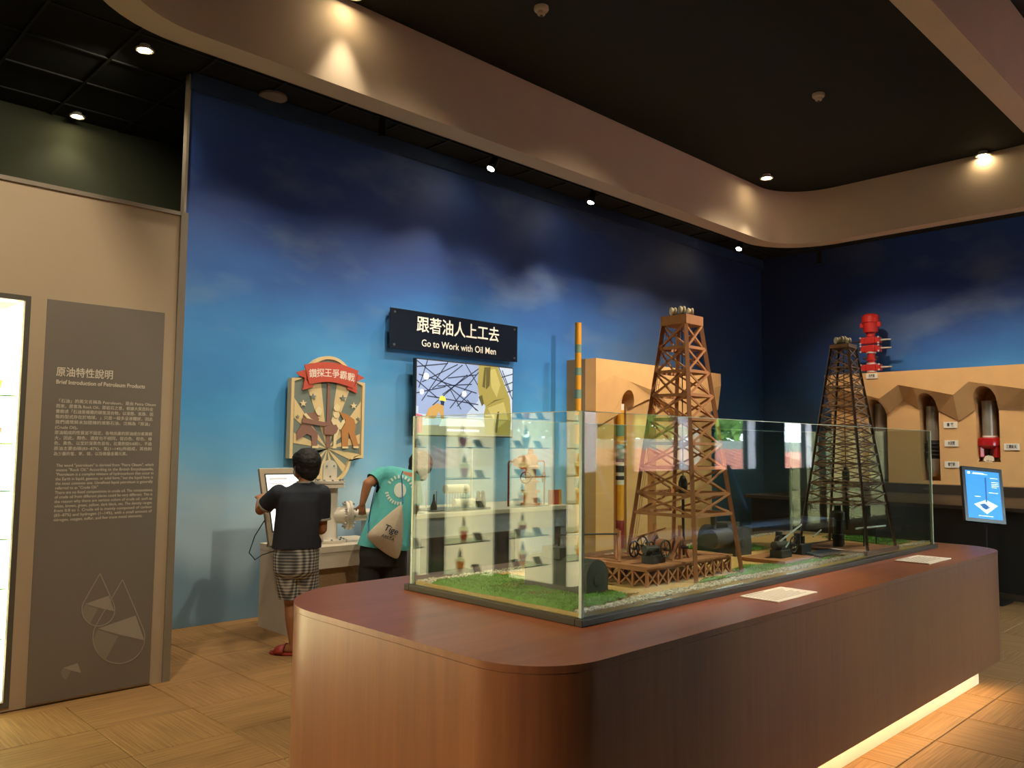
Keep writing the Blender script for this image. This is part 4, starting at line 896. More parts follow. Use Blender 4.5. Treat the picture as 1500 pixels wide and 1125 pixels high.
br = B().lathe(bc, [(.066, .02), (.066, .10), (.076, .13), (.115, .135), (.115, .152), (.111, .154), (.111, .162), (.118, .165), (.118, .185), (.05, .187), (.046, .21), (.046, .345), (.03, .346)], 32, bd).build('branch_pipe', m_pipe, pa, smooth=True)
side = bd.cross(Vector((0, 0, 1)))
for k in range(10):
    a = 2 * math.pi * k / 10; o_ = (side * math.cos(a) + Vector((0, 0, 1)) * math.sin(a)) * .098; B().tube([bc + o_ + bd * .118, bc + o_ + bd * .205], .009, 6).build('bolt', m_cap, pa)
B().lathe(bc, [(.06, .02), (.06, .11), (.045, .13)], 24, -bd).build('rear_boss', m_pipe, pa, smooth=True)
# tilted monitor
bl = U(396, 800, 1, 5.62); mz = .60; mwid = .46; tilt = R(19)
mo = thing('tilted_monitor', (bl.x + .23, 5.66, TZ), 'white-framed monitor tilted back on the corner of the pipe table', 'monitor')
T = Matrix.Translation((bl.x, 5.635, bl.z)) @ Matrix.Rotation(-tilt, 4, 'X')
B().box(0, mwid, 0, .03, 0, mz, T).build('frame', M('champagne monitor frame', '#b3a48c', .4, .2), mo, bevel=.004)
B().box(.035, mwid - .035, -.003, 0, .10, mz - .045, T).build('bezel', m_iron, mo)
B().box(.045, mwid - .045, -.0045, -.003, .11, mz - .055, T).build('screen', E_('white page', '#eef0ea', .9), mo)
mb = B(); mb.box(.07, .22, -.0055, -.0045, mz - .095, mz - .08, T); mb.box(.07, .30, -.0055, -.0045, mz - .13, mz - .122, T); mb.build('screen_bar', E_('grey bar', '#b9b4b0', .5), mo)
T0 = T @ Vector((.23, .03, .2)); B().tube([T0, (T0.x, 5.86, TZ + .02)], .022, 10).build('stand_arm', m_iron, mo); B().box(T0.x - .09, T0.x + .09, 5.78, 5.94, TZ + .0005, TZ + .02).build('stand_foot', m_iron, mo)
cb = B(); c_ = T @ Vector((.0, .02, .2)); cb.tube([c_, c_ + Vector((-.05, .05, -.12)), c_ + Vector((-.08, .07, -.24)), c_ + Vector((-.02, .09, -.30)), c_ + Vector((.04, .1, -.27)), Vector((TX0 + .03, 5.78, TZ + .01))], .004, 6); cb.build('cable', M('black cable', '#17171a', .5), mo, smooth=True)
# model table behind the case
m_tb2 = M('pale blue grey table laminate', '#9fa3a6', .5, var=.04)
t2 = thing('model_table', (5.3, 5.95, 0), 'long grey table against the mural carrying refinery models', 'table')
B().box(4.30, 6.35, 5.58, 6.40, .83, .87).build('table_top', m_tab, t2, bevel=.003); B().box(4.33, 6.32, 5.61, 6.38, .66, .83).build('apron', m_tb2, t2)
for x in (4.35, 6.22): 
    for y in (5.63, 6.28): B().box(x, x + .08, y, y + .08, 0, .66).build('leg', m_tb2, t2)
B().box(4.43, 6.22, 6.28, 6.30, .05, .66).build('back_panel', M('dark blue grey panel', '#4a5058', .6), t2)
wh = thing('wellhead_model', (5.62, 5.8, .87), 'salmon christmas-tree wellhead model with hand wheels and pipe legs', 'model wellhead')
m_sal = M('salmon enamel', '#d08a68', .45, var=.08)
hx, hy = U(777, 735, 1, 5.80).x, 5.80
B().lathe((hx, hy, .871), [(.10, 0), (.10, .02), (.07, .025), (.07, .12), (.095, .125), (.095, .15), (.06, .155), (.06, .22), (.09, .225), (.09, .245), (.055, .25), (.055, .36), (.085, .365), (.085, .385), (.07, .40), (.08, .45), (.06, .50), (.03, .51), (.03, .56)], 24).build('spool_stack', m_sal, wh, smooth=True)
B().lathe((hx, hy, .871 + .43), [(.05, .04), (.05, .12), (.07, .125), (.07, .15), (.045, .155), (.04, .26)], 18, (-1, -.15, 0)).build('side_arm', m_sal, wh, smooth=True)
for sgn in (-1, 1):
    wheel(wh, (hx + sgn * .13, hy - .06, .871 + .28), .055, (.5 * sgn, -1, 0), M('dark red wheel', '#7d2b24', .5), .012)
    B().tube([(hx, hy, .871 + .28), (hx + sgn * .13, hy - .06, .871 + .28)], .012, 8).build('wheel_stem', m_sal, wh)
B().tube([(hx - .22, hy - .02, .871 + .44), (hx - .32, hy - .02, .871 + .44), (hx - .33, hy - .02, .871 + .42), (hx - .33, hy - .02, .8725)], .010, 8).build('pipe_leg', M('dark red pipe', '#8a3a2c', .5), wh)
B().tube([(hx, hy, .871 + .44), (hx + .17, hy - .02, .871 + .44), (hx + .18, hy - .02, .871 + .42), (hx + .18, hy - .02, .8725)], .007, 8).build('pipe_leg', M('dark red pipe', '#8a3a2c', .5), wh)
rf = thing('refinery_model', (5.0, 5.85, .87), 'small white refinery model with two horizontal tanks and thin columns', 'refinery model')
m_wt = M('white model tank', '#e2dcc9', .45, var=.04)
B().box(4.62, 5.32, 5.70, 6.0, .8705, .885).build('base_board', M('grey model base', '#77787a', .6), rf)
B().tube([(4.86, 5.82, 1.06), (5.12, 5.82, 1.06)], .042, 16).build('tank', m_wt, rf, smooth=True); B().tube([(4.90, 5.75, .94), (5.14, 5.75, .94)], .034, 16).build('tank', m_wt, rf, smooth=True)
for q in range(8): B().tube([(4.88 + q * .033, 5.82, .885), (4.88 + q * .033, 5.82, 1.03)], .004, 6).build('support', m_steel, rf)
B().tube([(5.16, 5.8, .885), (5.16, 5.8, 1.43)], .008, 10).build('column', m_wt, rf); B().tube([(4.62, 5.8, .885), (4.62, 5.8, 1.05), (4.74, 5.8, 1.05), (4.74, 5.8, .885)], .005, 8).build('pipe_loop', m_steel, rf)
for q in range(4): B().lathe((5.22 + .03 * q, 5.76 + .05 * (q % 2), .886), [(.02, 0), (.024, .06), (.012, .1), (.016, .13), (.004, .15)], 12).build('vessel', m_iron, rf, smooth=True)
B().lathe((4.66, 5.74, .886), [(.03, 0), (.03, .03), (.012, .08), (.006, .14)], 12).build('vessel', m_iron, rf, smooth=True)
bk = thing('boxed_set', (6.22, 5.72, .87), 'small red and yellow box standing at the end of the model table', 'box')
B().box(6.15, 6.27, 5.70, 5.74, .8705, 1.02).build('red_panel', M('red box card', '#b8452c', .5), bk); B().box(6.271, 6.31, 5.70, 5.74, .8705, 1.02).build('yellow_panel', M('yellow box card', '#d69a34', .5), bk)

#@@CLIFFS
# ================================================================== ROCK EXHIBITS
m_cliff = M('sandy rock render', '#dcab70', .8, var=.12, scale=5, bump=.05)
def cliff(name, label, top, upper, lower, bottom_z, front, rec, depth, axis, niches, wl=.05):
    # upper/lower: lists of pixels on the front plane; axis 1 -> faces -Y, axis 0 -> faces -X
    def uz(px, py, w): g = U(px, py, axis, front + w); return ((g.x, g.z) if axis == 1 else (g.y, g.z))
    def at(u, w, z): return (u, front + w, z) if axis == 1 else (front + w, u, z)
    up = sorted(uz(x, y, 0) for x, y in upper); lo = sorted(uz(x, y, wl) for x, y in lower)
    # squeeze lower end points onto the width
    def ev(lst, u):
        if u <= lst[0][0]: return lst[0][1]
        for a, b in zip(lst, lst[1:]):
            if u <= b[0]: return a[1] + (b[1] - a[1]) * (u - a[0]) / max(1e-6, b[0] - a[0])
        return lst[-1][1]
    us = sorted(set([round(p[0], 3) for p in up] + [round(p[0], 3) for p in lo if up[0][0] < p[0] < up[-1][0]]))
    rows = []
    for u in us:
        zu = ev(up, u); zl = min(ev(lo, u), zu - .02)
        rows.append([at(u, 0, top), at(u, 0, zu), at(u, wl, zl), at(u, rec, zl + (.0 if rec - wl > .05 else .0)), at(u, rec, bottom_z), at(u, depth, bottom_z), at(u, depth, top)])
    vs = [v for r in rows for v in r]; k = 7; fs = []
    for i in range(len(rows) - 1):
        for j in range(k): j2 = (j + 1) % k; fs.append((i * k + j, i * k + j2, (i + 1) * k + j2, (i + 1) * k + j))
    fs.append(tuple(range(k))); fs.append(tuple((len(rows) - 1) * k + j for j in range(k - 1, -1, -1)))
    mb = B().add(vs, fs); me = mb.mesh(name, m_cliff)
    bm = bmesh.new(); bm.from_mesh(me); bmesh.ops.recalc_face_normals(bm, faces=bm.faces); bm.to_mesh(me); bm.free()
    o = bpy.data.objects.new('rock_body', me); COL.objects.link(o)
    for (x0, x1, yt_, yb_) in niches:
        a = uz(x0, yt_, rec); b = uz(x1, yb_, rec); ua, ub = sorted((a[0], b[0])); zt_, zb_ = a[1], b[1]; r = (ub - ua) / 2; c = (ua + ub) / 2
        pts = [(ua, zb_), (ub, zb_)] + [(c + r * math.cos(R(t)), zt_ - r * 1.25 + r * 1.25 * math.sin(R(t))) for t in range(0, 181, 15)]
        nb = B().prism([at(u, -.2, z) for u, z in pts], [at(0, depth - .03 - front - 0, 0)[i] - at(0, -.2 - front, 0)[i] for i in range(3)])
        nm = nb.mesh('niche', m_cliff); bm = bmesh.new(); bm.from_mesh(nm); bmesh.ops.recalc_face_normals(bm, faces=bm.faces); bm.to_mesh(nm); bm.free()
        no = bpy.data.objects.new('niche', nm); COL.objects.link(no)
        md = o.modifiers.new('b', 'BOOLEAN'); md.operation = 'DIFFERENCE'; md.object = no; md.solver = 'EXACT'
    m2 = evaluate(o); m2.name = name
    for md in list(o.modifiers): bpy.data.objects.remove(md.object)
    bpy.data.objects.remove(o)
    cu = (us[0] + us[-1]) / 2; th = thing(name, at(cu, depth / 2, bottom_z), label, 'rock exhibit')
    attach(bpy.data.objects.new('rock_body', m2), th)
    return th, uz, at
CF1 = 6.12
c1, uz1, at1 = cliff('rock_exhibit', 'sandy rock wall exhibit beside the striped yellow pole', 2.50,
    [(873, 564), (899, 549), (961, 574), (995, 558), (1006, 577), (1056, 565)],
    [(873, 620), (881, 621), (918, 600), (958, 581), (985, 600), (1012, 616), (1048, 600)], 0.0, CF1, .16, .405, 1, [(899, 918, 571, 900), (948, 962, 594, 900)])
# angled left flank of the first exhibit
g = U(873, 525, 1, CF1); xl = g.x
B().prism([(xl, CF1, 0), (xl, YB - .002, 0), (xl - .05, YB - .002, 0), (xl - .05, CF1 + .12, 0)], (0, 0, 2.495)).build('rock_flank', m_cliff, c1)
CF2 = 11.35
c2, uz2, at2 = cliff('rock_exhibit', 'sandy rock wall exhibit with pipe niches and a red wellhead on top', 2.515,
    [(1208, 567), (1250, 574), (1288, 584), (1315.4, 563.6), (1396, 578.4), (1418.4, 559), (1500, 569.6), (1640, 590), (1720, 570)],
    [(1222, 600), (1284, 612), (1302.5, 604), (1323, 585), (1346, 599), (1376, 602), (1404, 616), (1428, 600), (1466, 598), (1560, 590), (1640, 620), (1720, 600)], 1.02, CF2, .20, .63, 0,
    [(1272, 1302, 586, 712), (1346, 1378, 577, 705), (1428, 1466, 567, 677)], wl=.18)
m_yel = M('yellow drill pipe', '#dc9a1f', .5, var=.15, scale=8); m_teal = M('faded teal band', '#6f9080', .6, var=.15); m_bandw = M('pale band', '#d8d0bc', .6); m_bandd = M('dark band', '#2f2f30', .6)
def pole(name, label, x, y, r, bands, parent=None):
    t = thing(name, (x, y, bands[-1][1]), label, 'pole')
    for (z1, z0, m) in bands: B().tube([(x, y, z0), (x, y, z1)], r, 18).build('band', m, t, smooth=True)
    return t
g = U(847, 473, 1, 6.16); zz = lambda y: U(847, y, 1, 6.16).z
bs = []
ycs = [(473, 505, m_yel), (505, 517, m_teal), (517, 539, m_yel), (539, 550, m_teal), (550, 571, m_yel), (571, 584, m_teal), (584, 608, m_yel), (608, 622, m_teal), (622, 650, m_yel), (650, 664, m_teal), (664, 700, m_yel), (700, 714, m_teal)]
for a, b, m in ycs: bs.append((zz(a), zz(b) + .0005, m))
bs.append((zz(714), .0, m_yel))
pole('striped_pole', 'tall yellow and teal striped drill pole beside the first rock exhibit', g.x, 6.16, .038, bs)
g = U(908, 592, 1, CF1 + .13); zz = lambda y: U(908, y, 1, CF1 + .13).z; bs = []
for a, b, m in [(592, 601, m_bandw), (601, 623, m_yel), (623, 639, m_teal), (639, 651, m_yel), (651, 672, m_teal), (672, 677, m_bandd), (677, 682, m_bandw), (682, 692, m_bandd), (692, 697, m_bandw), (697, 703, m_bandd), (703, 710, m_bandw), (710, 762, m_yel), (762, 802, M('red pipe shoe', '#8a2a22', .5))]: bs.append((zz(a), zz(b) + .0005, m))
bs.append((bs[-1][1], 0, m_bandd))
pole('core_sample_pole', 'banded yellow drill pole standing in the arched rock niche', g.x, CF1 + .13, .052, bs)
# things in the niches of the second exhibit
m_gp = M('grey steel casing', '#9c968a', .4, .5, var=.08); m_dk = M('dark rubber', '#2c2a28', .5); m_redp = M('glossy red enamel', '#b5151c', .25, var=.05, coat=.6)
def nx(px, py, w): g = U(px, py, 0, CF2 + w); return g
p = nx(1291, 590, .36); q = nx(1291, 720, .36)
cp = thing('casing_pipe', (p.x, p.y, 1.02), 'plain grey casing pipe in the niche beside the bronze derrick', 'pipe'); B().tube([(p.x, p.y, 2.1), (p.x, p.y, 1.03)], .088, 20).build('pipe', m_gp, cp, smooth=True); B().tube([(p.x, p.y, 1.021), (p.x, p.y, 1.06)], .094, 20).build('shoe', m_dk, cp, smooth=True)
p = nx(1366, 600, .36); zt_ = 2.05; z1 = nx(1366, 645, .36).z; z2 = nx(1366, 672, .36).z; z3 = nx(1366, 698, .36).z
cs = thing('casing_shoe', (p.x, p.y, z3), 'grey casing with dark finned collar and rounded shoe in the middle niche', 'pipe')
B().tube([(p.x, p.y, z1), (p.x, p.y, zt_)], .085, 22).build('casing', m_gp, cs, smooth=True)
pr = [(.088, 0)]; h = z1 - z2
for k in range(4): pr += [(.088, h * (.15 + .2 * k)), (.105, h * (.17 + .2 * k)), (.105, h * (.22 + .2 * k)), (.088, h * (.24 + .2 * k))]
pr += [(.088, h)]; B().lathe((p.x, p.y, z1), pr, 22, (0, 0, -1)).build('collar', m_dk, cs, smooth=True)
B().lathe((p.x, p.y, z2), [(.088, 0), (.088, (z2 - z3) * .55), (.075, (z2 - z3) * .8), (.04, (z2 - z3) * .97), (.01, z2 - z3)], 22, (0, 0, -1)).build('shoe', m_gp, cs, smooth=True)
rk = B().ball((p.x - .30, p.y - .02, .952), (.08, .12, .05), 14, 8); o = rk.build('rock_lump', M('dark brown rock', '#4a4036', .9, bump=.3, scale=20), None, smooth=True); tag(o, 'dark rounded rock at the foot of the middle niche', 'rock')
p = nx(1449, 600, .34); z1 = nx(1449, 640, .34).z; z2 = nx(1449, 664, .34).z; z3 = nx(1449, 674, .34).z
bt = thing('drill_bit', (p.x, p.y, z3), 'red three-cone drill bit with silver teeth under a grey pipe', 'drill bit')
B().tube([(p.x, p.y, z1), (p.x, p.y, 2.1)], .085, 22).build('drill_pipe', m_gp, bt, smooth=True); B().tube([(p.x, p.y, z1 - .002), (p.x, p.y, z1 + .015)], .09, 22).build('pin_collar', M('white enamel', '#e6e0d6', .4), bt)
B().lathe((p.x, p.y, z1), [(.08, 0), (.135, .015), (.15, .06), (.15, .11), (.11, .15), (.02, .16)], 24, (0, 0, -1)).build('bit_body', m_redp, bt, smooth=True)
for k in range(3):
    a = R(120 * k + 120); c = Vector((p.x + .075 * math.cos(a), p.y + .075 * math.sin(a), z2 + .02)); ln = B().box(-.03, .03, -.042, .042, -.075, .09, Matrix.Translation(c + Vector((.03 * math.cos(a), .03 * math.sin(a), 0))) @ Matrix.Rotation(a, 4, 'Z')); ln.build('bit_leg', m_redp, bt, bevel=.012)
    cn = Vector((p.x + .085 * math.cos(a + 1.05), p.y + .085 * math.sin(a + 1.05), z3 + .01)); co = B().lathe(cn, [(.06, 0), (.066, .02), (.045, .06), (.012, .075)], 14, (-math.cos(a + 1.05), -math.sin(a + 1.05), -.5)).build('cone', M('worn bit steel', '#8d8576', .45, .7), bt)
    mb = B()
    for t in range(10): v = Vector((math.cos(t * .628), math.sin(t * .628), -.3)) * .06; mb.lathe(cn + v * .8, [(.010, 0), (.003, .02)], 6, v)
    mb.build('teeth', m_steel, co)
# small label plates
m_lab = M('white label plate', '#ece4d4', .5, var=.02); m_labk = M('black label print', '#2a2622', .6)
def plate(px, py, wpx, hpx, w, txt, label):
    c = U(px, py, 0, CF2 + w); a = U(px - wpx / 2, py, 0, CF2 + w); hh = hpx * (c - CAM).dot(FW) / F_PX; ww = abs(a.y - c.y) * 2
    t = thing('label_plate', c, label, 'label'); B().box(CF2 + w - .014, CF2 + w - .001, c.y - ww / 2, c.y + ww / 2, c.z - hh / 2, c.z + hh / 2).build('plate', m_lab, t, bevel=.001)
    text_mesh('lettering', txt, hh * .62, (CF2 + w - .0150, c.y, c.z), (0, -1, 0), UZ, m_labk, t, 'CENTER', .02, fit=ww * .5 if len(txt) < 4 else ww * .72)
plate(1392.5, 622.5, 20, 9, .20, '套 管', 'white label plate topmost of three beside the middle niche'); plate(1394, 649.5, 20, 9, .20, '水泥環', 'white label plate between two others beside the middle niche'); plate(1394.5, 680.5, 21, 9, .20, '套管鞋', 'white label plate lowest of three beside the middle niche')
plate(1482.5, 654.5, 23, 9.5, .20, '三錐鑽頭', 'white label plate beside the red drill bit'); plate(1277.5, 550.8, 17, 7.5, 0, '防噴器', 'white label plate under the red wellhead stack')
def plate1(px, py, wpx, hpx, txt, label, dark=False):
    w = .16; c = U(px, py, 1, CF1 + w); a = U(px - wpx / 2, py, 1, CF1 + w); hh = hpx * (c - CAM).dot(FW) / F_PX; ww = abs(a.x - c.x) * 2
    t = thing('label_plate', c, label, 'label'); B().box(c.x - ww / 2, c.x + ww / 2, CF1 + w - .014, CF1 + w - .001, c.z - hh / 2, c.z + hh / 2).build('plate', m_lab, t, bevel=.001)
    if '\n' in txt:
        n_ = txt.split('\n')
        for i, ch in enumerate(n_): text_mesh('lettering', ch, hh * .13, (c.x, CF1 + w - .0150, c.z + hh * (.38 - .76 * i / (len(n_) - 1))), RX, UZ, m_labk if i else M('red print', '#b03a30', .6), t, 'CENTER', .02)
    else: text_mesh('lettering', txt, hh * .6, (c.x, CF1 + w - .0150, c.z), RX, UZ, m_labk, t, 'CENTER', .02, fit=ww * .55)
plate1(866, 686, 12, 8, '套管', 'white label plate low on the first rock exhibit beside the niche'); plate1(862.5, 760, 7, 34, '禁\n請\n勿\n觸\n摸', 'upright white notice plate low on the first rock exhibit')
# red blow-out preventer stack
p = U(1277, 543, 0, 11.62); bx_, by_ = p.x, p.y; z0 = 2.515
S_ = (p - CAM).dot(FW) / F_PX; zf = lambda y: z0 + (543.5 - y) * S_
m_bop = M('bright red enamel', '#c22a22', .4, var=.06, coat=.3); m_bolt = M('pale bolt', '#d8cfc4', .4, .4)
bp_ = thing('blowout_preventer', (bx_, by_, z0), 'bright red blowout preventer stack standing on the second rock exhibit', 'wellhead')
def seg(nm, y0, y1, r): B().tube([(bx_, by_, zf(y0)), (bx_, by_, zf(y1))], r * S_, 20).build(nm, m_bop, bp_, smooth=True)
seg('spool', 543.5, 539, 6); seg('spool', 527.5, 511.5, 5.5); seg('spool', 488, 481, 6)
for y in (539.5, 528, 522, 511.5, 482): B().tube([(bx_, by_, zf(y) - .01), (bx_, by_, zf(y) + .012)], 7 * S_, 20).build('flange', m_bolt if y in (528, 539.5, 511.5) else m_bop, bp_, smooth=True)
for y0, y1 in ((538.5, 528.5), (511, 500.5), (499, 488.5)):
    zc = (zf(y0) + zf(y1)) / 2; hh = (zf(y1) - zf(y0)) / 2
    B().box(bx_ - 6.5 * S_, bx_ + 6.5 * S_, by_ - 7 * S_, by_ + 7 * S_, zc - hh, zc + hh).build('ram_body', m_bop, bp_, bevel=.012)
    for s in (-1, 1):
        B().box(bx_ - 5.5 * S_, bx_ + 5.5 * S_, *sorted((by_ + s * 7 * S_, by_ + s * 14 * S_)), zc - hh * .92, zc + hh * .92).build('ram_bonnet', m_bop, bp_, bevel=.012)
        B().tube([(bx_, by_ + s * 14 * S_, zc), (bx_, by_ + s * 29 * S_, zc)], [.016, .010], 10).build('ram_screw', m_steel if s < 0 else m_iron, bp_)
        for dz in (-.8, .8): B().tube([(bx_ - 6 * S_, by_ + s * 13 * S_, zc + dz * hh), (bx_ - 7 * S_, by_ + s * 13 * S_, zc + dz * hh)], .014, 8).build('bolt', m_bolt, bp_)
B().lathe((bx_, by_, zf(481.5)), [(10 * S_, 0), (11 * S_, (481.5 - 468) * S_), (12.2 * S_, (481.5 - 467) * S_), (12.2 * S_, (481.5 - 458) * S_), (9 * S_, (481.5 - 455) * S_), (6 * S_, (481.5 - 454) * S_)], 28).build('annular_head', m_bop, bp_, smooth=True)
for s in (-1, 1): B().box(bx_ - .03, bx_ + .03, *sorted((by_ + s * 10 * S_, by_ + s * 15 * S_)), zf(474), zf(467)).build('lifting_lug', m_bop, bp_, bevel=.008)
B().tube([(bx_, by_ - 10 * S_, zf(519)), (bx_, by_ + 12 * S_, zf(519))], .018, 10).build('kill_line', m_iron, bp_)
# console desk in front of the second exhibit
m_desk = M('dark brown console laminate', '#3a2e22', .45, var=.1); m_deskb = M('black console front', '#171310', .6)
ds = thing('console_desk', (10.1, 3.0, 0), 'dark brown console desk below the second rock exhibit', 'desk')
B().box(9.15, 11.33, .6, 5.25, .86, .90).build('desk_top', m_desk, ds, bevel=.004); B().box(9.25, 11.33, .65, 5.2, .06, .86).build('front_cabinet', m_deskb, ds); B().box(9.20, 11.3, .62, 5.22, 0.001, .06).build('kick_plinth', m_desk, ds)
B().box(11.34, 11.98, .6, 5.25, .0, 1.018).build('back_upstand', m_desk, ds)
# kiosk tablet
kc = U(1441, 725, 0, 8.95)
ks = thing('touchscreen_kiosk', (kc.x, kc.y, 0), 'black framed touchscreen kiosk showing a blue drilling diagram', 'kiosk')
def kiosk(ks, kc, yaw, wd, hg, tilt, roll=0):
    T = Matrix.Translation(kc) @ Matrix.Rotation(yaw, 4, 'Z') @ Matrix.Rotation(roll, 4, 'Y') @ Matrix.Rotation(-tilt, 4, 'X')
    B().box(-wd / 2, wd / 2, 0, .04, -hg / 2, hg / 2, T).build('frame', M('black kiosk bezel', '#15151a', .3), ks, bevel=.006)
    B().box(-wd / 2 + .035, wd / 2 - .035, -.002, 0, -hg / 2 + .04, hg / 2 - .04, T).build('screen', E_('kiosk blue', '#2f86d8', .75), ks)
    W2, H2 = wd / 2 - .035, hg / 2 - .04
    mb = B()
    def qd(pts, mi, o): mb.mi = mi; mb.prism([T @ Vector((u * W2, -.002 - o, v * H2)) for u, v in pts], (T.to_3x3() @ Vector((0, -.0004, 0))))
    qd([(-.62, -.42), (.1, -.2), (.78, -.42), (.1, -.80)], 0, .0004); qd([(-.3, -.42), (.0, -.36), (.25, -.48), (-.05, -.58)], 1, .001); qd([(-.2, -.52), (.35, -.5), (.05, -.62)], 1, .001)
    qd([(.08, -.3), (.16, -.3), (.22, .75), (.12, .75)], 1, .001)
    for v, a, b in ((.9, -.55, .1), (.86, -.6, .3), (.72, .45, .9), (.55, .5, .92), (.47, .5, .92), (.4, .5, .92), (.33, .5, .8), (.1, .3, .85), (-.1, -.55, -.2), (-.9, -.4, .45)): qd([(a, v), (b, v), (b, v + .025), (a, v + .025)], 2, .0008)
    qd([(-.88, .85), (-.72, .85), (-.72, .95), (-.88, .95)], 2, .0008)
    mb.build('screen_image', [E_('pale diagram', '#c8dde0', .8), E_('navy diagram', '#1c5c9c', .5), E_('screen text', '#dceefc', .9)], ks)
    return T
T = kiosk(ks, kc, R(-45), .40, .55, R(14), R(5))
b0 = T @ Vector((0, .05, -.1)); B().beam((b0.x, b0.y, .02), b0, .07, .05).build('stand_post', m_deskb, ks); B().box(b0.x - .17, b0.x + .17, b0.y - .2, b0.y + .2, .0005, .02).build('stand_base', m_deskb, ks, bevel=.004)
kc2 = U(1083, 715, 1, 4.75); kc2 = Vector((kc2.x, 3.81 - 4.75, kc2.z))
ks2 = thing('touchscreen_kiosk', (kc2.x, kc2.y, 0), 'tilted blue touchscreen kiosk under the windows', 'kiosk')
T = kiosk(ks2, kc2, R(150), .36, .55, R(20), R(0)); b0 = T @ Vector((0, .05, -.1)); B().beam((b0.x, b0.y, .02), b0, .07, .05).build('stand_post', m_deskb, ks2); B().box(b0.x - .15, b0.x + .15, b0.y - .15, b0.y + .15, .0005, .02).build('stand_base', m_deskb, ks2)
bn = thing('window_bench', (8.3, -1.4, 0), 'pale blue block under the windows, added for a bluish reflection', 'bench')  # added block, stands in for the bluish haze reflected in the case pane
B().box(6.2, 11.2, -1.72, -1.2, .40, .52).build('haze_block_top', M('pale blue haze tone', '#8fa8d0', .5), bn, bevel=.02); B().box(6.25, 11.15, -1.70, -1.25, .001, .40).build('haze_block_base', M('blue grey haze tone', '#5d6f92', .6), bn)

#@@PEOPLE
# ================================================================== PEOPLE
m_skin = M('tan skin', '#a8714c', .55, var=.06, scale=8); m_hair = M('black hair', '#14110f', .7, var=.3, scale=60, bump=.3, stretch=(1, 1, .2))
def cap(mb, p, q, r0, r1, n=14, k=6):
    p = Vector(p); q = Vector(q); mb.tube([p.lerp(q, i / k) for i in range(k + 1)], [r0 + (r1 - r0) * i / k for i in range(k + 1)], n); mb.ball(p, r0, n, 8); mb.ball(q, r1, n, 8)
def loft(mb, rings, n=22):    # rings: (centre, axis a (vec incl radius), axis b)
    vs = []
    for c, a, b in rings:
        for k in range(n): t = 2 * math.pi * k / n; ct_, st_ = math.cos(t), math.sin(t); vs.append(Vector(c) + Vector(a) * (abs(ct_) ** .85 * (1 if ct_ >= 0 else -1)) + Vector(b) * (abs(st_) ** .85 * (1 if st_ >= 0 else -1)))
    fs = []
    for i in range(len(rings) - 1):
        for k in range(n): k2 = (k + 1) % n; fs.append((i * n + k, i * n + k2, (i + 1) * n + k2, (i + 1) * n + k))
    fs.append(tuple(range(n))[::-1]); fs.append(tuple((len(rings) - 1) * n + k for k in range(n))); mb.add(vs, fs)
def hand(mb, wrist, palm_dir, across, curl, s=1.0):
    """palm from wrist along palm_dir, fingers spread across, curling towards curl"""
    d = Vector(palm_dir).normalized(); a = (Vector(across) - d * Vector(across).dot(d)).normalized(); c = Vector(curl).normalized(); w_ = Vector(wrist)
    for k in (-1, 0, 1): cap(mb, w_ + a * k * .012 * s, w_ + d * .065 * s + a * k * .018 * s, .014 * s, .013 * s, 8, 2)
    for k, ln in ((-1.5, .052), (-.5, .064), (.5, .060), (1.5, .046)):
        r_ = w_ + d * .066 * s + a * k * .0155 * s; m1 = r_ + (d * .8 + c * .5).normalized() * ln * .5 * s + a * k * .003; m2 = m1 + (d * .35 + c).normalized() * ln * .55 * s
        cap(mb, r_, m1, .0085 * s, .0078 * s, 8, 2); cap(mb, m1, m2, .0078 * s, .0065 * s, 8, 2)
    t0 = w_ + d * .02 * s - a * .022 * s; t1 = t0 + (d * .6 - a * .8 + c * .3).normalized() * .035 * s; t2 = t1 + (d * .8 - a * .1 + c * .6).normalized() * .028 * s
    cap(mb, t0, t1, .0115 * s, .0095 * s, 8, 2); cap(mb, t1, t2, .0095 * s, .0075 * s, 8, 2)
def head(mb, c, face, s=1.0):
    """skull, jaw, nose, ears, brow; returns local frame"""
    f = Vector(face).normalized(); z = Vector((0, 0, 1)); z = (z - f * z.dot(f)).normalized(); x = f.cross(z)
    T = Matrix((x, f, z)).transposed(); c = Vector(c)
    mb.ball(c + z * .02 * s, (.076 * s, .092 * s, .085 * s), 20, 14, T); mb.ball(c + (f * .028 - z * .045) * s, (.056 * s, .060 * s, .060 * s), 16, 10, T)
    mb.ball(c + (f * .095 - z * .02) * s, (.012 * s, .016 * s, .018 * s), 10, 8, T); mb.ball(c + (f * .082 - z * .058) * s, (.024 * s, .012 * s, .010 * s), 10, 8, T)
    for e in (-1, 1): mb.ball(c + (x * e * .078 - z * .012 - f * .005) * s, (.010 * s, .018 * s, .028 * s), 10, 8, T)
    return x, f, z, T
def hair(name, c, frame, s, parent):
    x, f, z, T = frame; c = Vector(c); mb = B(); mb.ball(c + (z * .028 - f * .012) * s, (.092 * s, .105 * s, .096 * s), 28, 20, T)
    mb.ball(c + (-f * .045 - z * .03) * s, (.074 * s, .058 * s, .07 * s), 20, 14, T)
    for e in (-1, 1): mb.ball(c + (x * e * .068 - f * .02 - z * .005) * s, (.022 * s, .04 * s, .05 * s), 12, 8, T)
    mb.ball(c + (f * .05 + z * .055) * s, (.07 * s, .045 * s, .045 * s), 16, 10, T)
    o = blob(name, mb, m_hair, parent, .006, 3)
    me = o.data
    for v in me.vertices:
        d = v.co - c; n_ = noise.noise(d * 60) * .0035 + noise.noise(d * 22) * .004; v.co += d.normalized() * n_
    return o
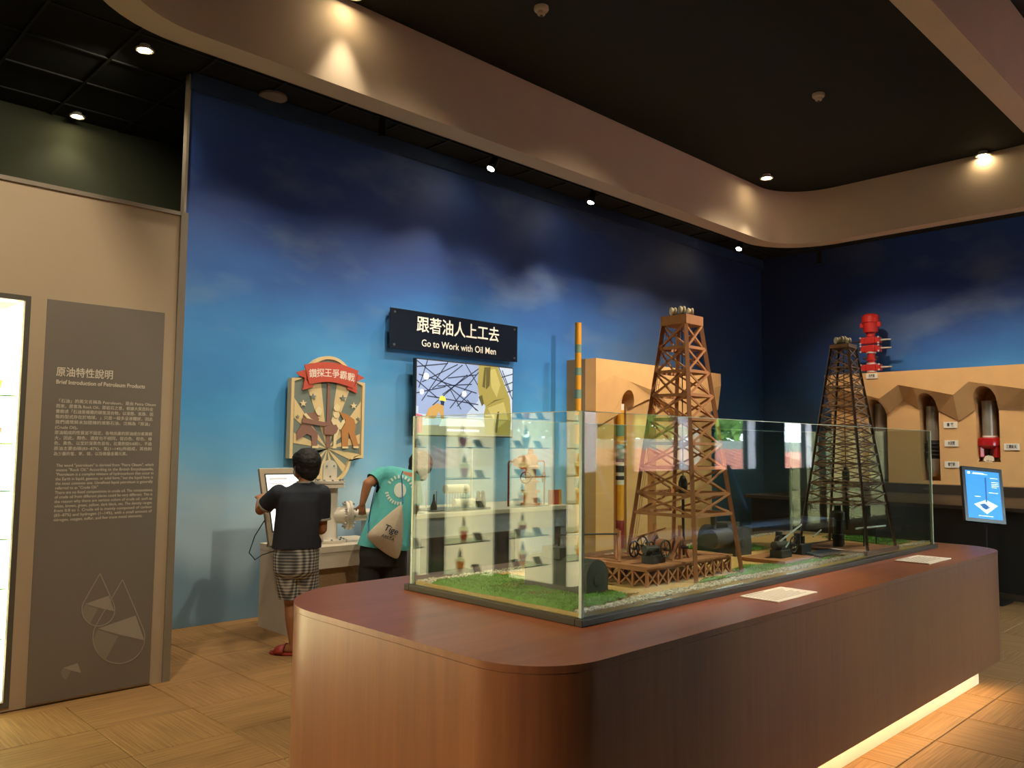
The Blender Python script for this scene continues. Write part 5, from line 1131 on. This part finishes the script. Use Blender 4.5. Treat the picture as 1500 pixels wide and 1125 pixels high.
def face_details(c, frame, s, parent):
    x, f, z, T = frame; c = Vector(c)
    for e in (-1, 1):
        ey = B().ball(c + (x * e * .031 + f * .082 + z * .006) * s, .0115 * s, 10, 8).build('eye', M('eye white', '#e8e0d6', .3), parent, smooth=True)
        B().ball(c + (x * e * .031 + f * .0915 + z * .006) * s, .0055 * s, 8, 6).build('iris', M('dark iris', '#1e120c', .3), ey, smooth=True)
        bw = B(); cap(bw, c + (x * e * .018 + f * .088 + z * .024) * s, c + (x * e * .046 + f * .078 + z * .022) * s, .003 * s, .0025 * s, 6, 2); bw.build('eyebrow', m_hair, parent)
RH = Vector((_rt.x, _rt.y, 0)); AW = Vector((math.cos(YAW), math.sin(YAW), 0))
# ---- boy at the monitor
g0 = U(433, 958, 2, 0); s1 = (g0 - CAM).dot(FW) / F_PX; dr = Vector((g0.x, g0.y, 0)).normalized(); rr = Vector((dr.y, -dr.x, 0))
def L1(px, py, b=0.0): return Vector((g0.x, g0.y, 0)) + rr * ((px - 433) * s1) + dr * b + Vector((0, 0, (958 - py) * s1))
p1 = thing('person', (g0.x, g0.y, 0), 'boy in navy ringer t-shirt, checked shorts and red slides touching the monitor', 'person')
mb = B(); hc = L1(440, 684, .03); fr1 = head(mb, hc, -rr * .55 + dr * .85, 1.06)
cap(mb, L1(440, 703, .0), L1(437, 718, -.01), .044, .052)
loft(mb, [(L1(436, 712, 0), rr * .07, dr * .05), (L1(434, 722, 0), rr * .135, dr * .075), (L1(433, 745, .0), rr * .135, dr * .085), (L1(432, 775, .0), rr * .125, dr * .085), (L1(430, 805, .0), rr * .135, dr * .09), (L1(430, 825, 0), rr * .13, dr * .085)])
hl, hr_ = L1(420, 822, .0), L1(443, 822, .0)
kl, kr = L1(424, 885, .03), L1(447, 885, .04); al, ar = L1(430, 946, -.02), L1(452, 944, .05)
for h_, k_, a_ in ((hl, kl, al), (hr_, kr, ar)):
    cap(mb, h_, k_, .068, .046); cap(mb, k_, k_.lerp(a_, .35) - dr * .018, .044, .046); cap(mb, k_.lerp(a_, .35) - dr * .018, a_, .046, .028)
def foot(mb, a, d_):
    d_ = Vector(d_).normalized(); sd = d_.cross(Vector((0, 0, 1))); z_ = Vector((0, 0, 1))
    heel = Vector((a.x, a.y, .040)) - d_ * .02; cap(mb, a, heel, .030, .029); ball_ = Vector((a.x, a.y, .033)) + d_ * .115; cap(mb, heel, ball_, .028, .024); cap(mb, heel + sd * .01, ball_ + sd * .016, .024, .019); cap(mb, Vector((a.x, a.y, .06)) + d_ * .01, ball_ - d_ * .02, .026, .02)
    for k in range(5): t = ball_ + sd * (-.022 + .011 * k); t.z = .028; cap(mb, t, t + d_ * (.042 - .005 * k), .010 - .0008 * k, .009 - .001 * k, 8, 2)
fd = -rr * .9 + dr * .42; foot(mb, al, fd); foot(mb, ar, -rr * .35 + dr * .95)
shl, ell, wrl = L1(402, 722, .0), L1(376, 750, .10), L1(373, 737, .30)
shr, elr, wrr = L1(464, 722, .0), L1(466, 778, .02), L1(463, 785, .20)
for a, b, c in ((shl, ell, wrl), (shr, elr, wrr)): cap(mb, a, b, .048, .036); cap(mb, b, b.lerp(c, .4), .036, .034); cap(mb, b.lerp(c, .4), c, .034, .023)
hand(mb, wrl, dr * .9 + rr * .1 + Vector((0, 0, .35)), rr, rr * .6 + dr * .3, .9); hand(mb, wrr, dr - rr * .3, rr, Vector((0, 0, -1)), .9)
blob('body', mb, m_skin, p1, .006, 3)
hair('hair', hc, fr1, 1.06, p1); face_details(hc, fr1, 1.06, p1)
mk = B(); x_, f_, z_, T_ = fr1; mk.ball(hc + (f_ * .062 - z_ * .042) * 1.06, (.058, .048, .048), 18, 12, T_); blob('face_mask', mk, M('white face mask', '#d8d6d2', .8), p1, .006, 2)
# clothes
m_navy = M('navy t-shirt cotton', '#262b36', .85, var=.15, scale=30, bump=.1); m_rib = M('grey ribbed trim', '#a6a396', .85)
mb = B()
loft(mb, [(L1(439, 707, -.005), rr * .055, dr * .05), (L1(437, 713, 0), rr * .10, dr * .065), (L1(435, 721, 0), rr * .155, dr * .09), (L1(433, 735, .0), rr * .165, dr * .105), (L1(432, 755, .0), rr * .160, dr * .11), (L1(431, 780, .0), rr * .165, dr * .115), (L1(430, 802, .0), rr * .172, dr * .12), (L1(430, 806, .0), rr * .172, dr * .12)])
sl1 = shl.lerp(ell, .80); sr1 = shr.lerp(elr, .80)
cap(mb, shl + Vector((0, 0, -.012)), sl1, .068, .060); cap(mb, shr + Vector((0, 0, -.012)), sr1, .066, .060)
tl_, tr_ = shl.lerp(ell, .72), shr.lerp(elr, .72); dl, drr = (ell - shl).normalized(), (elr - shr).normalized()
def near(c, r): return lambda v, c=c, r=r: (v - c).length < r
sh = blob('t_shirt', mb, m_navy, p1, .007, 5, [(tl_, dl, near(tl_ + dl * .05, .11)), (tr_, drr, near(tr_ + drr * .06, .085)), (L1(430, 803.5), (0, 0, -1), None), (L1(439, 707), (0, 0, 1), None)])
for v in sh.data.vertices:
    q = noise.noise(Vector((v.co.x * 9, v.co.y * 9, v.co.z * 4))) * .007; v.co += v.normal * q
def ringband(c, d, r, t, mat, parent, nm):
    d = Vector(d).normalized(); return B().lathe(c - d * t / 2, [(r - .004, 0), (r + .002, 0), (r + .002, t), (r - .004, t)], 24, d).build(nm, mat, parent, smooth=True)
ringband(tl_, dl, .0615, .014, m_rib, p1, 'sleeve_trim'); ringband(tr_, drr, .0615, .014, m_rib, p1, 'sleeve_trim')
ringband(L1(439, 707.5, -.004), (.0, .0, 1), .055, .012, m_rib, p1, 'collar')
def check():
    m = bpy.data.materials.new('grey checked cotton'); m.use_nodes = True; N = m.node_tree.nodes; L = m.node_tree.links; b = N['Principled BSDF']; tc = N.new('ShaderNodeTexCoord'); prev = None
    for ax, rot, sc in (('X', (0, 0, -R(45)), 15), ('Z', (0, 0, 0), 15)):
        mp = N.new('ShaderNodeMapping'); mp.inputs['Rotation'].default_value = rot; L.new(tc.outputs['Object'], mp.inputs[0])
        wv = N.new('ShaderNodeTexWave'); wv.bands_direction = ax; wv.inputs['Scale'].default_value = sc; wv.inputs['Distortion'].default_value = .6; wv.inputs['Detail'].default_value = 2; L.new(mp.outputs[0], wv.inputs[0])
        if prev is None: prev = wv
        else:
            ad = N.new('ShaderNodeMath'); ad.operation = 'ADD'; L.new(prev.outputs['Fac'], ad.inputs[0]); L.new(wv.outputs['Fac'], ad.inputs[1])
    hf = N.new('ShaderNodeMath'); hf.operation = 'MULTIPLY'; hf.inputs[1].default_value = .5; L.new(ad.outputs[0], hf.inputs[0])
    cr = N.new('ShaderNodeValToRGB'); e = cr.color_ramp.elements; e[0].position = .12; e[0].color = lin('#3b3d42'); e[1].position = .9; e[1].color = lin('#c6c4bc'); x = e.new(.5); x.color = lin('#807f7c'); L.new(hf.outputs[0], cr.inputs[0]); L.new(cr.outputs[0], b.inputs['Base Color']); b.inputs['Roughness'].default_value = .85; return m
mb = B(); loft(mb, [(L1(430, 798, 0), rr * .155, dr * .105), (L1(430, 815, 0), rr * .16, dr * .115), (L1(430, 838, 0), rr * .155, dr * .115), (L1(430, 846, 0), rr * .12, dr * .09)])
cap(mb, hl + rr * -.015 + Vector((0, 0, -.04)), kl.lerp(al, .05) + rr * .0, .088, .082); cap(mb, hr_ + rr * .01 + Vector((0, 0, -.04)), kr.lerp(ar, .05), .088, .082)
st = blob('checked_shorts', mb, check(), p1, .007, 5, [(L1(430, 878), (0, 0, -1), None)])
for v in st.data.vertices: v.co += v.normal * noise.noise(Vector((v.co.x * 12, v.co.y * 12, v.co.z * 3))) * .008
m_slide = M('red rubber slide', '#9a3326', .5, var=.1)
for a_, d_ in ((al, fd), (ar, -rr * .35 + dr * .95)):
    d_ = Vector(d_).normalized(); sd = d_.cross(Vector((0, 0, 1))); c = Vector((a_.x, a_.y, 0)); pts = []
    for k in range(28): t = 2 * math.pi * k / 28; pts.append(c + d_ * (.055 + .125 * math.cos(t)) + sd * (.048 + .006 * math.cos(t)) * math.sin(t))
    so = B().prism([(q.x, q.y, .001) for q in pts], (0, 0, .016)).build('slide_sole', m_slide, p1, bevel=.004)
    mb = B(); vs = []
    for i, u in enumerate((.055, .09, .125)):
        for k in range(11): t = math.pi * k / 10; q = c + d_ * u + sd * .052 * math.cos(t); vs.append((q.x, q.y, .012 + (.062 - .012 * i) * math.sin(t)))
    fs = [(i * 11 + k, i * 11 + k + 1, (i + 1) * 11 + k + 1, (i + 1) * 11 + k) for i in range(2) for k in range(10)]
    mb.add(vs, fs); st_ = mb.build('slide_strap', m_slide, p1, smooth=True); sm = st_.modifiers.new('t', 'SOLIDIFY'); sm.thickness = .005
# ---- boy bending over the valve
D2 = 6.50; s2 = D2 / F_PX; gg = V(570, 800, D2); g2 = Vector((gg.x, gg.y, 0)); dr2 = Vector((g2.x, g2.y, 0)).normalized(); rr2 = Vector((dr2.y, -dr2.x, 0)); zref = gg.z
def L2(px, py, b=0.0): 
    k = 1 + b / D2
    return g2 + rr2 * ((px - 570) * s2 * k) + dr2 * b + Vector((0, 0, CAM.z + (zref - CAM.z) * ((py - 653) / 147.0) * k - g2.z))
p2 = thing('person', (g2.x, g2.y, 0), 'boy in teal t-shirt bending over the pipe valve with a drawstring bag', 'person')
mb = B(); hc = L2(614, 684, .22); fr2 = head(mb, hc, rr2 * .28 + dr2 * .9 + Vector((0, 0, -.35)), 1.06)
cap(mb, L2(609, 694, .18), L2(592, 702, .12), .048, .056)
loft(mb, [(L2(590, 690, .12), rr2 * .10 + Vector((0, 0, -.02)), dr2 * .06), (L2(583, 702, .10), rr2 * .135 + Vector((0, 0, -.04)), dr2 * .085), (L2(577, 730, .07), rr2 * .14 + Vector((0, 0, -.03)), dr2 * .095), (L2(568, 765, .03), rr2 * .14, dr2 * .10), (L2(562, 795, .0), rr2 * .15, dr2 * .105), (L2(560, 815, 0), rr2 * .145, dr2 * .1)])
h1, h2 = L2(545, 812), L2(577, 812); k1, k2 = L2(541, 870, .02), L2(580, 870, .05)
a1 = Vector((k1.x, k1.y, .09)) - dr2 * .02; a2 = Vector((k2.x, k2.y, .09)) - dr2 * .01
for h_, k_, a_ in ((h1, k1, a1), (h2, k2, a2)):
    cap(mb, h_, k_, .078, .052); m_ = k_.lerp(a_, .35) - dr2 * .02; cap(mb, k_, m_, .05, .05); cap(mb, m_, a_, .05, .030); foot(mb, a_, dr2 + rr2 * .1)
sA, eA, wA = L2(556, 694, .10), L2(537, 709, .02), L2(530, 738, .02)
sB, eB, wB = L2(603, 708, .16), L2(606, 742, .20), L2(600, 768, .28)
for a, b, c in ((sA, eA, wA), (sB, eB, wB)): cap(mb, a, b, .050, .040); cap(mb, b, b.lerp(c, .4), .039, .036); cap(mb, b.lerp(c, .4), c, .036, .025)
hand(mb, wA, Vector((0, 0, -1)) + dr2 * .15, rr2, dr2, .95); hand(mb, wB, Vector((0, 0, -1)) + dr2 * .2, rr2, dr2, .95)
blob('body', mb, m_skin, p2, .006, 3); hair('hair', hc, fr2, 1.08, p2); face_details(hc, fr2, 1.06, p2)
m_tee = M('teal t-shirt cotton', '#5cb7b4', .85, var=.12, scale=20, bump=.08)
mb = B()
loft(mb, [(L2(596, 693, .13), rr2 * .07 + Vector((0, 0, -.02)), dr2 * .06), (L2(586, 697, .11), rr2 * .14 + Vector((0, 0, -.05)), dr2 * .09), (L2(581, 712, .10), rr2 * .155 + Vector((0, 0, -.04)), dr2 * .11), (L2(575, 740, .07), rr2 * .165 + Vector((0, 0, -.02)), dr2 * .12), (L2(567, 770, .03), rr2 * .185, dr2 * .125), (L2(562, 798, .0), rr2 * .205 + Vector((0, 0, -.01)), dr2 * .13), (L2(561, 806, .0), rr2 * .207 + Vector((0, 0, -.01)), dr2 * .13)])
cap(mb, L2(568, 698, .10), L2(600, 704, .14), .088, .084); cap(mb, sA + Vector((0, 0, -.01)), sA.lerp(eA, .9), .070, .064); cap(mb, sB + Vector((0, 0, -.01)), sB.lerp(eB, 1.05), .070, .075)
dA, dB = (eA - sA).normalized(), (eB - sB).normalized(); cA, cB = sA.lerp(eA, .62), sB.lerp(eB, .85)
sh = blob('t_shirt', mb, m_tee, p2, .007, 5, [(cA, dA, near(cA + dA * .06, .10)), (cB, dB, near(cB + dB * .06, .10)), (L2(560, 801), Vector((0, 0, -1)) - rr2 * .12, None)])
for v in sh.data.vertices: v.co += v.normal * noise.noise(Vector((v.co.x * 8, v.co.y * 8, v.co.z * 5 + 4))) * .008
m_blk = M('dark grey shorts cotton', '#2a2b28', .85, var=.2, scale=12)
mb = B(); loft(mb, [(L2(561, 792, 0), rr2 * .175, dr2 * .115), (L2(561, 812, 0), rr2 * .185, dr2 * .125), (L2(560, 828, 0), rr2 * .17, dr2 * .115)])
cap(mb, h1 + Vector((0, 0, -.03)), k1.lerp(a1, .06), .092, .092); cap(mb, h2 + Vector((0, 0, -.03)), k2.lerp(a2, .06), .092, .092)
blob('shorts', mb, m_blk, p2, .008, 4, [(L2(560, 853), (0, 0, -1), None)])
mb = B()
for a_ in (a1, a2):
    d_ = (dr2 + rr2 * .1).normalized(); sd = d_.cross(Vector((0, 0, 1))); c = Vector((a_.x, a_.y, 0))
    B().prism([(c + d_ * (.055 + .125 * math.cos(t)) + sd * .05 * math.sin(t) + Vector((0, 0, .001))) for t in [2 * math.pi * k / 24 for k in range(24)]], (0, 0, .016)).build('slide_sole', M('dark slide rubber', '#2d2b2a', .6), p2)
# shirt back print and bag: both rest on the back of the shirt
from mathutils.bvhtree import BVHTree
bvh = BVHTree.FromPolygons([v.co.copy() for v in sh.data.vertices], [tuple(p.vertices) for p in sh.data.polygons])
def onback(px, py, lift=.004):
    d = ray(px, py); h, n_, i_, t = bvh.ray_cast(CAM, d.normalized()); 
    if h is None: h = V(px, py, D2 - .1)
    return h - d.normalized() * lift
m_prt = M('cream shirt print', '#d9e2d2', .8, var=.05)
def backpatch(pts, nm='back_print'):
    mb = B(); g = [onback(*q) for q in pts]; c = sum(g, Vector()) / len(g); c = onback(sum(q[0] for q in pts) / len(pts), sum(q[1] for q in pts) / len(pts)); mb.add([c] + g, [(0, i + 1, (i + 1) % len(g) + 1) for i in range(len(g))]); o = mb.build(nm, m_prt, p2); s_ = o.modifiers.new('t', 'SOLIDIFY'); s_.thickness = .001
backpatch([(586 + 9 * math.cos(k * .4488), 718 + 11 * math.sin(k * .4488)) for k in range(14)])
def letters(txt, path, sz):
    for i, ch in enumerate(txt):
        if ch == ' ': continue
        t = i / (len(txt) - 1); a = path(t); b = path(t + .02); A = onback(*a, .006); Bv = onback(*b, .006); r_ = (Bv - A).normalized(); n_ = -ray(*a).normalized(); u_ = n_.cross(r_).normalized(); text_mesh('back_lettering', ch, sz, A, r_, u_, m_prt, p2, 'CENTER', .02)
for a0, a1, n_m, rad in ((168, 88, 8, 20), (215, 345, 9, 19)):
    for k in range(n_m):
        a = R(a0 + (a1 - a0) * k / (n_m - 1)); cx_, cy_ = 586 + rad * math.cos(a), 718 + 20 * math.sin(a); ca, sa = math.cos(a), math.sin(a)
        backpatch([(cx_ + ca * u - sa * v, cy_ + sa * u + ca * v) for u, v in ((-2.6, -1.3), (2.6, -1.1), (2.4, .2), (.4, .5), (2.5, 1.2), (-2.5, 1.3))], 'back_lettering')
bag = thing('drawstring_bag', L2(570, 820, -.2), 'cream drawstring bag with dark lettering hanging on the bending boy', 'bag')
m_bag = M('cream canvas', '#cdbfa4', .85, var=.1, scale=25, bump=.15)
cs_ = [(591, 735), (584, 739), (566, 754), (548, 770), (537, 781), (534, 787), (548, 800), (566, 814), (582, 822), (585, 817), (590, 803), (592, 770)]
cen = (575, 783); mb = B(); nL = 6; vs = []
def bagpt(x, y, lift): d = ray(x, y).normalized(); return onback(x, y, 0) - d * lift if False else V(x, y, D2 - .135 - .02) - d * lift
for j in range(nL + 1):
    t = j / nL
    for (x, y) in cs_: vs.append(bagpt(cen[0] + (x - cen[0]) * (1 - t), cen[1] + (y - cen[1]) * (1 - t), .055 * (1 - (1 - t) ** 2.2) + .006 * noise.noise(Vector((x * .2, y * .2, t * 3)))))
n_ = len(cs_); fs = [(j * n_ + k, j * n_ + (k + 1) % n_, (j + 1) * n_ + (k + 1) % n_, (j + 1) * n_ + k) for j in range(nL) for k in range(n_)]
bk0 = len(vs)
for (x, y) in cs_: vs.append(bagpt(cen[0] + (x - cen[0]) * .9, cen[1] + (y - cen[1]) * .9, -.012))
fs += [(k, bk0 + k, bk0 + (k + 1) % n_, (k + 1) % n_) for k in range(n_)] + [tuple(bk0 + k for k in range(n_))]
mb.add(vs, fs); o = mb.build('sack', m_bag, bag, smooth=True); sb = o.modifiers.new('s', 'SUBSURF'); sb.levels = 2; sb.render_levels = 2
m_let = M('dark blue bag print', '#2a3346', .8); nrm = -ray(575, 780).normalized(); rb = (RT * .86 - UP * .34).normalized(); ub = nrm.cross(rb)
def bagtext(t, x, y, sz, sh_=0): text_mesh('bag_lettering', t, sz, bagpt(x, y, .066), rb, ub, m_let, bag, 'CENTER', .015, shear=sh_)
bagtext('Tige', 573, 776, .066, .15); bagtext('ARLTA', 568, 787.5, .034, .1)
m_cord = M('blue drawstring cord', '#3a5c96', .7)
cd_ = B(); pth = [(590, 737), (589.5, 722), (589, 708), (588, 696), (590, 690)]; cd_.tube([onback(x, y, .008) if y < 730 else bagpt(x, y, .012) for x, y in pth], .0045, 8); cd_.build('cord', m_cord, bag, smooth=True)
cd_ = B(); pth = [(539, 780), (540, 765), (543, 745), (548, 722), (553, 704)]; cd_.tube([bagpt(539, 780, .01)] + [onback(x, y, .008) for x, y in pth[1:]], .0045, 8); cd_.build('cord', m_cord, bag, smooth=True)
